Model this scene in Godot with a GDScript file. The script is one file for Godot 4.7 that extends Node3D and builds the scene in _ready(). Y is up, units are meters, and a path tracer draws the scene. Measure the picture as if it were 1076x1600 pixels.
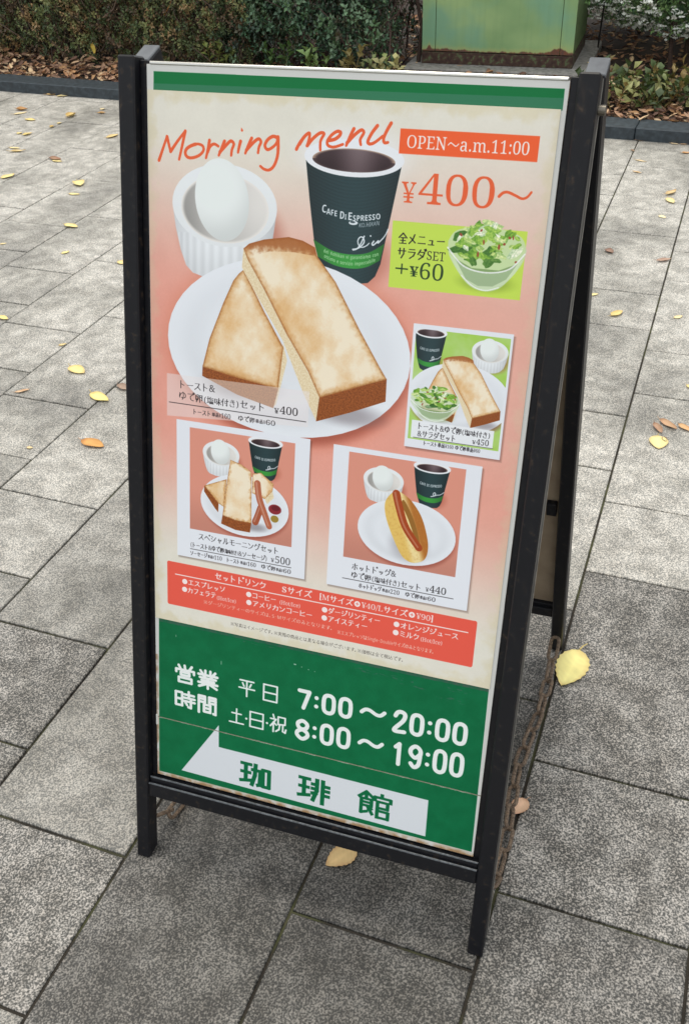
extends Node3D
# A-frame menu board on granite paving in front of a planted bed. Units metres, y up.

const PITCH := -36.15
const ROLL := -2.01
const YAW := 21.597
const FOV := 54.774
const EYE := 1.5

var rng := RandomNumberGenerator.new()
var fn := FastNoiseLite.new()
var fn2 := FastNoiseLite.new()
var used := {}
var cam: Camera3D

# ------------------------------------------------------------------ lettering
# every sign is a list of strokes on a 100 x 100 field (xxyy), drawn with a pen below
const GLYPHS := {
	"ト": "3008 3092;3040 7558", "ー": "1050 9048", "ス": "1518 7518 5555 1088;5050 9088", "セ": "0842 8828 6858;3510 3578 5085 8884",
	"ツ": "1535 2858;4230 5253;8530 7565 4590", "サ": "0830 9230;2808 2860;7008 7055 4592", "ラ": "2012 8012;1035 8535 7065 3090",
	"タ": "3808 1050;3028 8028 6565 2092;3250 6568", "メ": "7510 5555 1590;2535 8580", "ニ": "2025 8025;0880 9280", "ユ": "2030 7030 6580;0582 9582",
	"ヘ": "0560 3530 9578", "シ": "2015 4028;1042 3255;1590 6070 9025", "ヤ": "0840 8825 6555;3010 5092", "ル": "3012 3055 0890;6010 6088 9260",
	"モ": "1818 8218;0848 9248;4518 4580 6588 9085", "ン": "1218 3838;1588 5575 9230", "ク": "3808 1045;3028 8228 6568 2592", "ソ": "1518 3045;8512 7055 3090",
	"ホ": "0830 9230;5008 5092 4085;2548 1078;7248 9078", "リ": "2512 2560;7510 7555 4092", "イ": "8010 5040 1058;5838 5892", "エ": "1520 8520;5020 5080;0580 9580",
	"フ": "1215 8515 7055 3090", "レ": "2510 2585 6072 9248", "カ": "0832 8832 8280 6888;4508 4050 1090", "テ": "2012 8012;0838 9238;5238 5070 2592",
	"コ": "1518 8518 8585;1282 8582", "ヒ": "2012 2085 9085;8525 5542 2048", "ア": "1015 9015 7040 6045;5035 4570 2590", "オ": "0832 9232;6508 6590 5282;6035 4065 1085",
	"ミ": "2012 8025;2040 7552;1570 8590",
	"全": "5005 0545;5005 9545;2545 7545;2068 8068;5045 5092;1092 9092", "卵": "3512 1022 1065 3060;2532 3042;1075 4065;4215 4250 1595;6018 9018 9070 8075;6018 6095;7035 8245",
	"塩": "0530 3830;2205 2275;0582 4072;5508 4530;5022 9522;5235 8535 8552 5252 5235;4865 9065 9090;4865 4890;6265 6290;7665 7690;4090 9890",
	"味": "0822 3422 3470 0870 0822;4530 9230;4052 9852;6808 6895;6652 4285;7052 9885", "付": "3005 0550;2035 2095;3832 9832;7808 7890 6585;4850 6065",
	"単": "2505 3520;4803 5218;7803 6520;1822 8222 8258 1858 1822;1840 8240;0575 9575;5022 5096", "品": "2808 7208 7240 2840 2808;0852 4252 4290 0890 0852;5852 9252 9290 5890 5852",
	"営": "2005 2820;4803 5018;8203 7220;0842 0827 9227 9242;3040 7040 7055 3055 3040;2069 8069 8092 2092 2069",
	"業": "3804 3824;6204 6224;1508 2522;8508 7522;0528 9528;3032 3842;7032 6242;1244 8844;2058 8058;0571 9571;5045 5098;4573 0892;5573 9292",
	"時": "0815 3815 3885 0885 0815;0850 3850;4822 9522;7005 7040;4540 9840;4558 9858;8040 8090 6888;5566 6278",
	"間": "1008 4008 4038 1038;1008 1096;1022 4022;6008 9008 9092 8090;6008 6038 9038;6022 9022;3550 6550 6587 3587 3550;3568 6568",
	"平": "1015 9015;2528 3445;7528 6645;0555 9555;5015 5096", "日": "2010 8010 8092 2092 2010;2050 8050", "土": "2035 8035;5008 5090;0590 9590",
	"祝": "2205 2820;0828 4028 0868;2545 2596;3048 4258;5212 9212 9248 5252 5212;6252 5878 4092;8052 8085 9490 9872",
	"珈": "0512 3812;0545 3545;0282 3874;2012 2078;4030 6830 6685 5888;5208 5050 4092;7622 9622 9688 7688 7622",
	"琲": "0512 3812;0545 3545;0282 3874;2012 2078;6008 6050 4892;4428 6028;4445 6045;4464 6060;7808 7898;7828 9828;7845 9845;7864 9864",
	"館": "2604 0428;2604 4824;2616 2630;1232 4232 4258 1258;1245 4245;1232 1288 3080;3262 4688;4466 3474;7203 7214;5230 5216 9816 9830;6032 6096;6032 9032 9056 6056;6068 9268 9294 6094",
	"写": "0828 0812 9212 9228;3220 2850;3038 7838;2850 7850 7290 5888;0868 8568", "真": "1514 8514;5003 5024;2824 7224 7270 2870 2824;2840 7240;2855 7255;0578 9578;3582 1596;6582 8596",
	"実": "5002 5014;0828 0814 9214 9228;2032 8032;2048 8048;0564 9564;5020 5064;5064 1096;5264 9096",
	"際": "1008 1096;1008 3508 2535 3855 1862;5508 4030;5015 6515 4548;7012 9212 7040 9850;5558 8058;4570 9570;7570 7596;5878 4892;8478 9490",
	"商": "5002 5014;0516 9516;3520 4028;6520 6028;1230 1296;1230 8830 8894 7894;4036 2850;6036 7250;3560 6560 6585 3585 3560",
	"異": "2505 7505 7540 2540 2505;2522 7522;5005 5040;1855 8255;0575 9575;3545 3575;6545 6575;3880 1596;6280 8596",
	"場": "0530 3430;2008 2075;0280 3670;4808 8608 8640 4840 4808;4824 8624;3850 9850;5550 4068;5562 9262 8692 7690;6562 4888;7862 6092",
	"合": "5003 0545;5003 9545;3044 7044;2558 7558 7592 2592 2558", "価": "2605 0545;1635 1696;3514 9814;4232 9232 9288 4288 4232;5814 5888;7614 7688",
	"格": "0528 4228;2305 2396;2230 0565;2636 4050;6005 4435;5818 8818 4862;5528 9860;5262 8562 8592 5292 5262",
	"税": "3505 0812;0532 4232;2410 2496;2234 0465;2640 4055;5404 6018;8604 7618;5222 8822 8850 5250 5222;6250 5878 4292;7650 7684 9288 9674",
	"込": "0810 2022;0540 2240 2272 0588;2072 4590 9892;6010 7040 9875;6240 5060 3580",
	"※": "1515 8585;8515 1585;5014 5216;5084 5286;1450 1652;8450 8652", "・": "4848 5252", "、": "1570 3590", "。": "1078 2070 3078 2088 1078",
	"【": "9005 6005 6095 9095;7050 6005;7050 6095", "】": "1005 4005 4095 1095;3050 4005;3050 4095", "＋": "5018 5084;1050 9050", "/": "6505 3595"}
const ROUND_GLYPHS := {   # drawn through a smooth curve
	"て": "1020 9015;8818 5040 4560 5582 8590", "ゆ": "1515 1060 1870;1555 3025 6515 8840 8065 5075 3865;5505 6050 4592", "き": "2022 7515;1842 8035;4505 7060 6562;2065 2585 4592 7588",
	"の": "5020 4560 2582 1060 2030 5518 8530 8860 5590", "は": "1510 1050 1590;4030 9028;6808 6870 5588 4080 5070 7075 9288", "み": "2515 5815 4050 2580 1070 2560 5560 9280;7535 7065 5592",
	"と": "2808 4042;8025 3550 2070 4088 8588", "な": "1022 5020;3505 1558;6818 9032;6040 6275 5090 4080 5572 9090", "り": "2510 2050 2860;7008 7550 4592",
	"ま": "1522 8520;1545 8543;5005 5070 4088 2580 4070 8588", "す": "0822 9220;5805 5860 4270 4050 5848 6065 3592", "か": "0835 6030 6075 5085;3505 1585;7825 9550",
	"こ": "2020 7520 6530;2062 2580 5088 8585", "さ": "1525 8520;4008 7055 6558;2065 2885 7088", "い": "1520 1560 3085;7525 9062", "る": "2012 7512 1565 5545 8560 8082 5592 3882 5075 6588",
	"～": "0858 2842 5052 7262 9446"}
const BIG_DIGITS := {"0": "3006 1216 0850 1284 3094 4884 5250 4816 3006", "1": "1424 3008 3094", "2": "1028 1812 3206 4812 5028 4050 0894 5294",
	"7": "0808 5208 2892", "8": "3048 1440 1020 3006 5020 4640 3048 1060 0878 3094 5278 5060 3048", "9": "4838 3054 1040 1020 3006 5020 5045 4680 2894 1280"}
const SHARP := "17"
const VOICED := {"ダ": "タ", "グ": "ク", "ジ": "シ", "ド": "ト", "ズ": "ス", "で": "て", "が": "か", "ご": "こ", "ざ": "さ"}
const HALF_VOICED := {"ペ": "ヘ", "プ": "フ"}
const SMALL := {"ッ": "ツ", "ュ": "ユ", "ャ": "ヤ", "ェ": "エ", "ィ": "イ"}

const MINCHO := {"h": .045, "v": .095, "round": false}
const FINE := {"h": .06, "v": .085, "round": true}
const THIN := {"h": .085, "v": .085, "round": true}
const FAT := {"h": .135, "v": .135, "round": true}
const HEAVY := {"h": .125, "v": .15, "round": false}

var letter_cache := {}
var fonts := {}

func pen_points(s: String, smooth: bool) -> PackedVector2Array:
	var p := PackedVector2Array()
	for tok in s.split(" "):
		p.append(Vector2(float(tok.left(2)), float(tok.right(2))) / 100.0)
	if smooth and p.size() > 2:
		return curve(p)
	return p

func curve(p: PackedVector2Array, steps := 6) -> PackedVector2Array:
	var q := PackedVector2Array()
	var closed := p[0].distance_to(p[p.size() - 1]) < .0001
	for i in p.size() - 1:
		var a: Vector2 = p[i - 1] if i > 0 else (p[p.size() - 2] if closed else p[0])
		var d: Vector2 = p[i + 2] if i + 2 < p.size() else (p[1] if closed else p[i + 1])
		for k in steps:
			q.append(p[i].cubic_interpolate(p[i + 1], a, d, k / float(steps)))
	q.append(p[p.size() - 1])
	return q

func strokes_of(ch: String) -> Array:
	if letter_cache.has(ch):
		return letter_cache[ch]
	var out := []
	var base := ch
	var small := false
	if VOICED.has(ch): base = VOICED[ch]
	if HALF_VOICED.has(ch): base = HALF_VOICED[ch]
	if SMALL.has(ch):
		base = SMALL[ch]
		small = true
	var round: bool = ROUND_GLYPHS.has(base)
	var src: String = ROUND_GLYPHS[base] if round else GLYPHS.get(base, "")
	if src != "":
		for s in src.split(";"):
			out.append(pen_points(s, round))
	if VOICED.has(ch):
		out.append(PackedVector2Array([Vector2(.78, .02), Vector2(.85, .17)]))
		out.append(PackedVector2Array([Vector2(.91, -.02), Vector2(.98, .13)]))
	if HALF_VOICED.has(ch):
		out.append(ring(Vector2(.88, .1), .08))
	if small:
		for k in out.size():
			var q := PackedVector2Array()
			for v in out[k]: q.append(Vector2(.14 + v.x * .72, .28 + v.y * .7))
			out[k] = q
	letter_cache[ch] = out
	return out

func ring(c: Vector2, r: float, n := 12) -> PackedVector2Array:
	var p := PackedVector2Array()
	for i in n + 1: p.append(c + Vector2.from_angle(TAU * i / n) * r)
	return p

func ell(cx: float, cy: float, rx: float, ry: float, turn := 0.0, n := 48, a0 := 0.0, a1 := TAU) -> PackedVector2Array:
	var p := PackedVector2Array()
	for i in n:
		var a := a0 + (a1 - a0) * i / (n if a1 - a0 >= TAU - .001 else n - 1)
		p.append(Vector2(cx, cy) + Vector2(cos(a) * rx, sin(a) * ry).rotated(turn))
	return p

func poly(list: Array) -> PackedVector2Array:
	var p := PackedVector2Array()
	for i in range(0, list.size(), 2): p.append(Vector2(list[i], list[i + 1]))
	return p

func rect(x0: float, y0: float, x1: float, y1: float) -> PackedVector2Array:
	return poly([x0, y0, x1, y0, x1, y1, x0, y1])

# pen strokes to polygons; radii may run from r0 to r1
func pen(p: PackedVector2Array, r0: float, r1: float, into: Array) -> void:
	for i in p.size() - 1:
		var a := p[i]
		var b := p[i + 1]
		var ra := lerpf(r0, r1, i / float(p.size() - 1))
		var rb := lerpf(r0, r1, (i + 1) / float(p.size() - 1))
		var d := b - a
		if d.length() < 1e-6: continue
		var s := d.normalized().orthogonal()
		into.append(PackedVector2Array([a + s * ra, b + s * rb, b - s * rb, a - s * ra]))
		if i == 0: into.append(ell(a.x, a.y, ra, ra, 0, 10))
		into.append(ell(b.x, b.y, rb, rb, 0, 10))

func style_strokes(st: Array, x: float, y: float, w: float, h: float, style: Dictionary, into: Array) -> void:
	for p in st:
		for i in p.size() - 1:
			var a := Vector2(x + p[i].x * w, y + p[i].y * h)
			var b := Vector2(x + p[i + 1].x * w, y + p[i + 1].y * h)
			var d := b - a
			if d.length() < 1e-6: continue
			var up := absf(d.y) / d.length()
			var r: float = .5 * h * lerpf(style.h, style.v, up)
			if p.size() > 10: r *= .7
			var s := d.normalized()
			var o := s.orthogonal() * r
			var ext := Vector2.ZERO if style.round else s * r * .6
			into.append(PackedVector2Array([a + o - ext, b + o + ext, b - o + ext, a - o - ext]))
			if style.round:
				into.append(ell(a.x, a.y, r, r, 0, 10))
				into.append(ell(b.x, b.y, r, r, 0, 10))
			elif i < p.size() - 2:
				into.append(ell(b.x, b.y, r, r, 0, 8))
			elif up < .3 and style.v > style.h * 1.5 and i == p.size() - 2:   # the small triangle that ends a level stroke
				var e: float = h * .075
				into.append(PackedVector2Array([b + Vector2(-e * 1.5, 0), b + Vector2(-e * .3, -e), b + Vector2(e * .6, r)]))

func font_of(kind: String) -> SystemFont:
	if not fonts.has(kind):
		var f := SystemFont.new()
		f.font_names = ["Droid Serif"] if kind.begins_with("serif") else ["Droid Sans"]
		f.font_weight = 700 if kind.ends_with("bold") else 400
		fonts[kind] = f
	return fonts[kind]

func latin(ch: String, kind: String) -> Dictionary:   # triangles of one letter, em = 1, baseline at 0, y down
	var key := kind + ch
	if letter_cache.has(key): return letter_cache[key]
	var f := font_of(kind)
	var t := TextMesh.new()
	t.font = f
	t.font_size = 64
	t.pixel_size = 1.0 / 64.0
	t.depth = 0.0
	t.curve_step = 2.0
	t.text = ch
	t.horizontal_alignment = HORIZONTAL_ALIGNMENT_LEFT
	var tris := []
	var adv := f.get_string_size(ch, HORIZONTAL_ALIGNMENT_LEFT, -1, 64).x / 64.0
	if ch != " " and ch != "　":
		var asc := f.get_ascent(64) / 64.0
		var des := f.get_descent(64) / 64.0
		var off := -(asc - (asc + des) * .5)
		for s in t.get_surface_count():
			var arr := t.surface_get_arrays(s)
			var v: PackedVector3Array = arr[Mesh.ARRAY_VERTEX]
			var ix: PackedInt32Array = arr[Mesh.ARRAY_INDEX] if arr[Mesh.ARRAY_INDEX] != null else PackedInt32Array(range(v.size()))
			for i in range(0, ix.size() - 2, 3):
				var q := PackedVector2Array()
				for k in 3: q.append(Vector2(v[ix[i + k]].x, -(v[ix[i + k]].y - off)))
				if absf((q[1] - q[0]).cross(q[2] - q[0])) > 1e-7: tris.append(q)
	letter_cache[key] = {"adv": adv, "tris": tris}
	return letter_cache[key]

# ------------------------------------------------------------------ printing
class Print:
	var w: int
	var h: int
	var k: float
	var origin: Vector2
	var d: PackedByteArray
	var tf := Transform2D()
	var clip := Rect2(-1e6, -1e6, 2e6, 2e6)
	func _init(size: Vector2, at: Vector2, per_mm: float, base: Color) -> void:
		origin = at
		k = per_mm
		w = int(size.x * k)
		h = int(size.y * k)
		var im := Image.create(w, h, false, Image.FORMAT_RGB8)
		im.fill(base)
		d = im.get_data()
	func wash(paint: Callable) -> void:
		for y in h:
			for x in w:
				var c: Color = paint.call(origin.x + (x + .5) / k, origin.y + (y + .5) / k)
				var o := (y * w + x) * 3
				d[o] = clampi(int(c.r * 255.0 + .5), 0, 255)
				d[o + 1] = clampi(int(c.g * 255.0 + .5), 0, 255)
				d[o + 2] = clampi(int(c.b * 255.0 + .5), 0, 255)
	func fill(polys: Array, paint: Variant) -> void:
		var pts := []
		var lo := Vector2(1e9, 1e9)
		var hi := -lo
		for p in polys:
			var q := PackedVector2Array()
			for v in p:
				var g: Vector2 = (tf * v - origin) * k
				q.append(g)
				lo = lo.min(g)
				hi = hi.max(g)
			pts.append(q)
		var c0 := (clip.position - origin) * k
		var c1 := (clip.end - origin) * k
		var x0 := maxi(maxi(0, floori(lo.x)), roundi(c0.x))
		var y0 := maxi(maxi(0, floori(lo.y)), roundi(c0.y))
		var x1 := mini(mini(w, ceili(hi.x) + 1), roundi(c1.x))
		var y1 := mini(mini(h, ceili(hi.y) + 1), roundi(c1.y))
		if x1 <= x0 or y1 <= y0: return
		var bw := x1 - x0
		var bh := y1 - y0
		var cov := PackedFloat32Array()
		cov.resize(bw * bh)
		for q in pts: add(q, cov, x0, y0, bw, bh)
		var flat: bool = paint is Color
		var inv := tf.affine_inverse()
		var c: Color = paint if flat else Color.WHITE
		for y in bh:
			for x in bw:
				var a := cov[y * bw + x]
				if a < .004: continue
				if not flat:
					var m := inv * (Vector2(x0 + x + .5, y0 + y + .5) / k + origin)
					c = paint.call(m.x, m.y)
				a = minf(a, 1.0) * c.a
				var o := ((y0 + y) * w + x0 + x) * 3
				d[o] = int(lerpf(d[o], clampf(c.r, 0, 1) * 255.0, a) + .5)
				d[o + 1] = int(lerpf(d[o + 1], clampf(c.g, 0, 1) * 255.0, a) + .5)
				d[o + 2] = int(lerpf(d[o + 2], clampf(c.b, 0, 1) * 255.0, a) + .5)
	func add(q: PackedVector2Array, cov: PackedFloat32Array, x0: int, y0: int, bw: int, bh: int) -> void:
		var lo := 1e9
		var hi := -1e9
		for v in q:
			lo = minf(lo, v.y)
			hi = maxf(hi, v.y)
		var n := q.size()
		for row in range(maxi(0, floori(lo) - y0), mini(bh, ceili(hi) - y0 + 1)):
			for sub in 4:
				var y := y0 + row + (sub + .5) * .25
				if y < lo or y > hi: continue
				var xs := []
				var j := n - 1
				for i in n:
					var a := q[j]
					var b := q[i]
					if (a.y <= y) != (b.y <= y):
						xs.append(a.x + (y - a.y) / (b.y - a.y) * (b.x - a.x))
					j = i
				if xs.size() > 2: xs.sort()
				elif xs.size() == 2 and xs[0] > xs[1]: xs.reverse()
				for i in range(0, xs.size() - 1, 2):
					var s: float = clampf(xs[i] - x0, 0, bw)
					var e: float = clampf(xs[i + 1] - x0, 0, bw)
					if e <= s: continue
					var si := int(s)
					var ei := mini(int(e), bw - 1)
					var o := row * bw
					if si == ei:
						cov[o + si] += (e - s) * .25
					else:
						cov[o + si] += (si + 1 - s) * .25
						for x in range(si + 1, ei): cov[o + x] += .25
						cov[o + ei] += (e - ei) * .25
	func image() -> Image:
		return Image.create_from_data(w, h, false, Image.FORMAT_RGB8, d)

# one line of lettering between x0 and x1 (mm), centred on height yc
func line(c: Print, s: String, x0: float, x1: float, yc: float, size: float, style: Dictionary, ink: Color, font := "serif", bend := 0.0, latin_size := 1.05, slope := 0.0) -> void:
	var total := 0.0
	var adv := []
	for ch in s:
		var a := 0.0
		if ch == " ": a = .4
		elif ch == "　": a = 1.0
		elif ch == "●" or ch == "⊕": a = 1.0
		elif strokes_of(ch).size() and not (ch == "/" ):
			a = .5 if ch in "【】" else (.55 if ch in "・、。" else 1.0)
		else: a = latin(ch, font).adv * latin_size
		adv.append(a * size)
		total += a * size
	var sx := (x1 - x0) / total
	var x := x0
	for i in s.length():
		var ch := s[i]
		var w: float = adv[i] * sx
		var t := (x + w * .5 - (x0 + x1) * .5) / ((x1 - x0) * .5)
		var y := yc + bend * (1.0 - t * t) + slope * t
		var out := []
		if ch == "●":
			out.append(ell(x + w * .5, y, size * .42, size * .42, 0, 24))
		elif ch == "⊕":
			out.append(ell(x + w * .5, y, size * .4, size * .4, 0, 24))
			c.fill(out, ink)
			out = [rect(x + w * .5 - size * .22, y - size * .045, x + w * .5 + size * .22, y + size * .045), rect(x + w * .5 - size * .045, y - size * .22, x + w * .5 + size * .045, y + size * .22)]
			c.fill(out, Color("e85d50"))
			out = []
		elif ch != " " and ch != "　":
			var st := strokes_of(ch)
			if st.size() and ch != "/":
				style_strokes(st, x + w * .03, y - size * .5, w * .94, size, style, out)
			else:
				var g := latin(ch, font)
				var ls := size * latin_size
				for q in g.tris:
					var r := PackedVector2Array()
					for v in q: r.append(Vector2(x + v.x * ls * sx, y + .36 * ls + v.y * ls))
					out.append(r)
		if out.size(): c.fill(out, ink)
		x += w

func big(c: Print, ch: String, x0: float, y0: float, x1: float, y1: float, style: Dictionary, ink: Color) -> void:
	var out := []
	var st := strokes_of(ch)
	var w := x1 - x0
	var h := y1 - y0
	style_strokes(st, x0, y0, w, h, style, out)
	c.fill(out, ink)

func numerals(c: Print, s: String, x0: float, x1: float, y0: float, y1: float, r: float, ink: Color, slope := 0.0) -> void:
	var total := 0.0
	for ch in s: total += .36 if ch == ":" else .74
	var u := (x1 - x0) / total
	var x := x0
	for ch in s:
		var out := []
		var w := u * (.36 if ch == ":" else .74)
		var dy := slope * ((x + w * .5) - (x0 + x1) * .5) / (x1 - x0)
		if ch == ":":
			for k in [.32, .7]: out.append(ell(x + w * .5, lerpf(y0, y1, k) + dy, r * 1.05, r * 1.05, 0, 16))
		else:
			for s2 in BIG_DIGITS[ch].split(";"):
				var p := pen_points(s2, not ch in SHARP)
				var q := PackedVector2Array()
				for v in p: q.append(Vector2(x + w * .08 + v.x / .6 * w * .84, lerpf(y0 + r * .6, y1 - r * .6, v.y) + dy))
				pen(q, r, r, out)
		c.fill(out, ink)
		x += w

# ------------------------------------------------------------------ the printed photographs
const SALMON := Color("e0907a")

func hsh(x: float, y: float) -> float:
	return fn.get_noise_2d(x, y)

func edge_distance(p: PackedVector2Array, v: Vector2) -> float:
	var best := 1e9
	var j := p.size() - 1
	for i in p.size():
		best = minf(best, v.distance_squared_to(Geometry2D.get_closest_point_to_segment(v, p[j], p[i])))
		j = i
	return sqrt(best)

func soft(c: Print, cx: float, cy: float, rx: float, ry: float, ink: Color, hard := .55) -> void:
	c.fill([ell(cx, cy, rx, ry)], func(x: float, y: float) -> Color:
		var r := Vector2((x - cx) / rx, (y - cy) / ry).length()
		return Color(ink.r, ink.g, ink.b, ink.a * (1.0 - smoothstep(hard, 1.0, r))))

func paint_ramekin(c: Print) -> void:
	soft(c, 122, 205, 88, 72, Color(.62, .28, .2, .55), .6)
	var body := poly([36, 168, 41, 200, 48, 228, 56, 248, 66, 257, 90, 263, 115, 264, 140, 260, 158, 252, 172, 236, 181, 205, 186, 168])
	c.fill([body], func(x: float, y: float) -> Color:
		var t := clampf((x - 36) / 150.0, 0, 1)
		var v := .945 - .13 * pow(absf(t - .45) * 2.0, 2.4) - .06 * smoothstep(215.0, 262.0, y)
		if y > 205: v += .028 * sin(asin(clampf(t * 2.0 - 1.0, -1, 1)) * 34.0)
		return Color(v * .965, v * .985, v))
	c.fill([ell(111, 167, 75, 52)], func(x: float, y: float) -> Color:
		var v := .955 - .04 * smoothstep(130.0, 215.0, y) * (.4 + .6 * smoothstep(60.0, 180.0, x))
		return Color(v * .97, v * .99, v))
	c.fill([ell(112, 171, 63, 43.5)], func(x: float, y: float) -> Color:
		var e := Vector2((x - 112) / 63.0, (y - 171) / 43.5).length()
		var v := .84 - .22 * (1.0 - smoothstep(48.0, 105.0, x)) + .06 * smoothstep(120.0, 165.0, x) - .06 * smoothstep(160.0, 215.0, y)
		v = lerpf(v, .93, smoothstep(.9, 1.0, e))
		return Color(v, v * .99, v * .97))
	var e := ell(108, 160, 38.5, 52, -.15)
	c.fill([e], func(x: float, y: float) -> Color:
		var u := Vector2(x - 98, y - 145)
		var v := .965 - .1 * smoothstep(26.0, 66.0, u.length()) * (.45 + .55 * smoothstep(-.5, 1.0, u.normalized().dot(Vector2(.5, .85))))
		return Color(v * .965, v * .99, v * .985))

func paint_cup(c: Print, detail := true) -> void:
	soft(c, 300, 215, 60, 50, Color(.62, .26, .18, .5), .3)
	var body := poly([222.5, 99, 230, 150, 238, 198, 245, 222, 252, 240, 268, 248, 292, 251, 314, 247, 323, 238, 329, 222, 338, 165, 348.6, 98])
	c.fill([body], func(x: float, y: float) -> Color:
		var t := clampf((x - 222 - (y - 100) * .16) / (126.0 - (y - 100) * .3), 0, 1)
		var v := .75 + .45 * sin(t * PI) * (.7 + .3 * t) + .05 * sin((y - 16.0 * sin(t * PI)) * 1.5)
		return Color(.125 * v + .015, .205 * v + .02, .215 * v + .025))
	var top := curve(poly([237.5, 199, 264, 211, 290, 213.5, 313, 209, 332.5, 196.5]))
	var low := curve(poly([328, 217.5, 311, 227.3, 292.7, 231, 268, 229, 244.3, 220]))
	top.append_array(low)
	c.fill([top], func(x: float, y: float) -> Color:
		var t := clampf((x - 240) / 90.0, 0, 1)
		var v := .75 + .3 * sin(t * PI)
		return Color(.22 * v, .58 * v, .24 * v))
	c.fill([ell(285.8, 97.5, 65, 22.3)], Color(.93, .945, .965))
	c.fill([ell(285.6, 100.3, 54, 13.8)], func(x: float, y: float) -> Color:
		var u := Vector2((x - 285.6) / 54.0, (y - 100.3) / 13.8)
		var r := u.length()
		var v := .2 + .2 * (1.0 - smoothstep(.0, .7, absf(u.x - .12))) - .05 * u.y
		var col := Color(v + .02, v - .045, v - .03)
		return col.lerp(Color(.85, .74, .64), smoothstep(.86, 1.0, r) * (.75 if u.y < 0 else .15)))
	if detail:
		var ink := Color(.86, .9, .92)
		line(c, "C", 247, 253.5, 160.2, 12.5, THIN, ink, "sans bold")
		line(c, "AFE", 253.5, 268.3, 164, 9.2, THIN, ink, "sans bold", 0, 1.05, 1.2)
		line(c, "D", 271, 278, 166.2, 12, THIN, ink, "sans bold")
		line(c, "I", 278, 280.8, 168, 8, THIN, ink, "sans bold")
		line(c, "E", 282, 288.5, 166.8, 12.5, THIN, ink, "sans bold")
		line(c, "SPRESSO", 288.8, 325.3, 166.2, 9, THIN, ink, "sans bold", .8, 1.05, -2.6)
		c.fill([ell(290, 174.5, 6, 2.6, -.04)], ink)
		c.fill([ell(289, 173.6, 3.4, 1.2)], Color(.2, .28, .3))
		line(c, "KO.HIKAN", 297.5, 324.5, 174.2, 7.0, THIN, Color(.75, .8, .83), "sans", .6, 1.0, -2.6)
		var s := []
		for p in [[291, 207, 296, 206, 301, 203, 305.5, 197.5, 304.5, 192, 300.5, 191, 297.5, 195, 298.5, 200.5, 303, 203.5, 309, 201, 312.5, 197.5], [305.5, 189.5, 301.5, 199, 296.5, 206, 291.5, 207.8],
			[318.5, 194.5, 316.3, 198, 318, 199.5, 322, 196, 324.5, 193.5, 324, 196.5, 328, 192.5, 331, 189, 334, 184, 336, 178.5]]:
			pen(curve(poly(p)), .85, .55, s)
		s.append(ell(313.8, 188.6, 1.1, 1.1, 0, 12))
		c.fill(s, ink)
		line(c, "del Kohikan vi garantiamo con", 252, 326, 210.5, 6.2, THIN, Color(.62, .82, .6), "sans bold", 6.5, 1.0, -1)
		line(c, "ottimo e servizio impeccabile", 253, 322, 217.5, 6.2, THIN, Color(.62, .82, .6), "sans bold", 7.5, 1.0, -.5)
	else:
		line(c, "CAFE DI ESPRESSO", 247, 325, 160.5, 13, THIN, Color(.86, .9, .92), "sans bold", 6.0)
		var s := []
		pen(curve(poly([290, 207, 301, 203, 305.5, 196, 302, 190, 297.5, 195, 300, 203, 312.5, 197.5, 322, 195, 334, 184])), 1.6, 1.0, s)
		c.fill(s, Color(.8, .84, .86))

func paint_plate(c: Print, cx: float, cy: float, rx: float, ry: float) -> void:
	soft(c, cx + rx * .03, cy + ry * .08, rx * 1.05, ry * 1.08, Color(.58, .26, .2, .6), .86)
	c.fill([ell(cx, cy, rx, ry)], func(x: float, y: float) -> Color:
		var u := Vector2((x - cx) / rx, (y - cy) / ry)
		var r := u.length()
		var v := .95 - .055 * smoothstep(.55, .78, r) * (1.0 - smoothstep(.78, .97, r)) * (.6 + .4 * u.y) - .03 * (1.0 - smoothstep(.2, .75, r))
		return Color(v * .965, v * .985, v * 1.01))

func paint_toast_face(c: Print, p: PackedVector2Array, pale: float, crust := 9.0) -> void:
	c.fill([p], func(x: float, y: float) -> Color:
		var e := edge_distance(p, Vector2(x, y))
		var b := .27 + .75 * fn2.get_noise_2d(x * .45, y * .38) + .2 * fn2.get_noise_2d(x * 2.0 + 40.0, y * 1.6) + .07 * fn.get_noise_2d(x * 4.0, y * 4.0) + .05 * fn.get_noise_2d(x * 11.0, y * 11.0)
		b = clampf(b - pale, 0.0, .95)
		var col := Color("f7ead0").lerp(Color("dca25a"), b)
		var w := 1.0 - smoothstep(0.0, crust * 1.5, e + fn.get_noise_2d(x * 2.0, y * 2.0) * 4.0)
		col = col.lerp(Color("d29a58"), w * .65)
		return col.lerp(Color("96541f"), (1.0 - smoothstep(0.0, crust * .45, e + fn.get_noise_2d(x * 4, y * 4) * 1.5)) * .6))

func paint_crumb(c: Print, p: PackedVector2Array, bottom := false) -> void:
	c.fill([p], func(x: float, y: float) -> Color:
		var n := fn.get_noise_2d(x * 6.0, y * 6.0)
		if bottom: return Color("a65c28").lerp(Color("7a3f1a"), clampf(.45 + n * .8, 0, 1))
		return Color("f1e3c3").lerp(Color("dcc394"), clampf(.35 + n * .7, 0, 1)))

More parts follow.
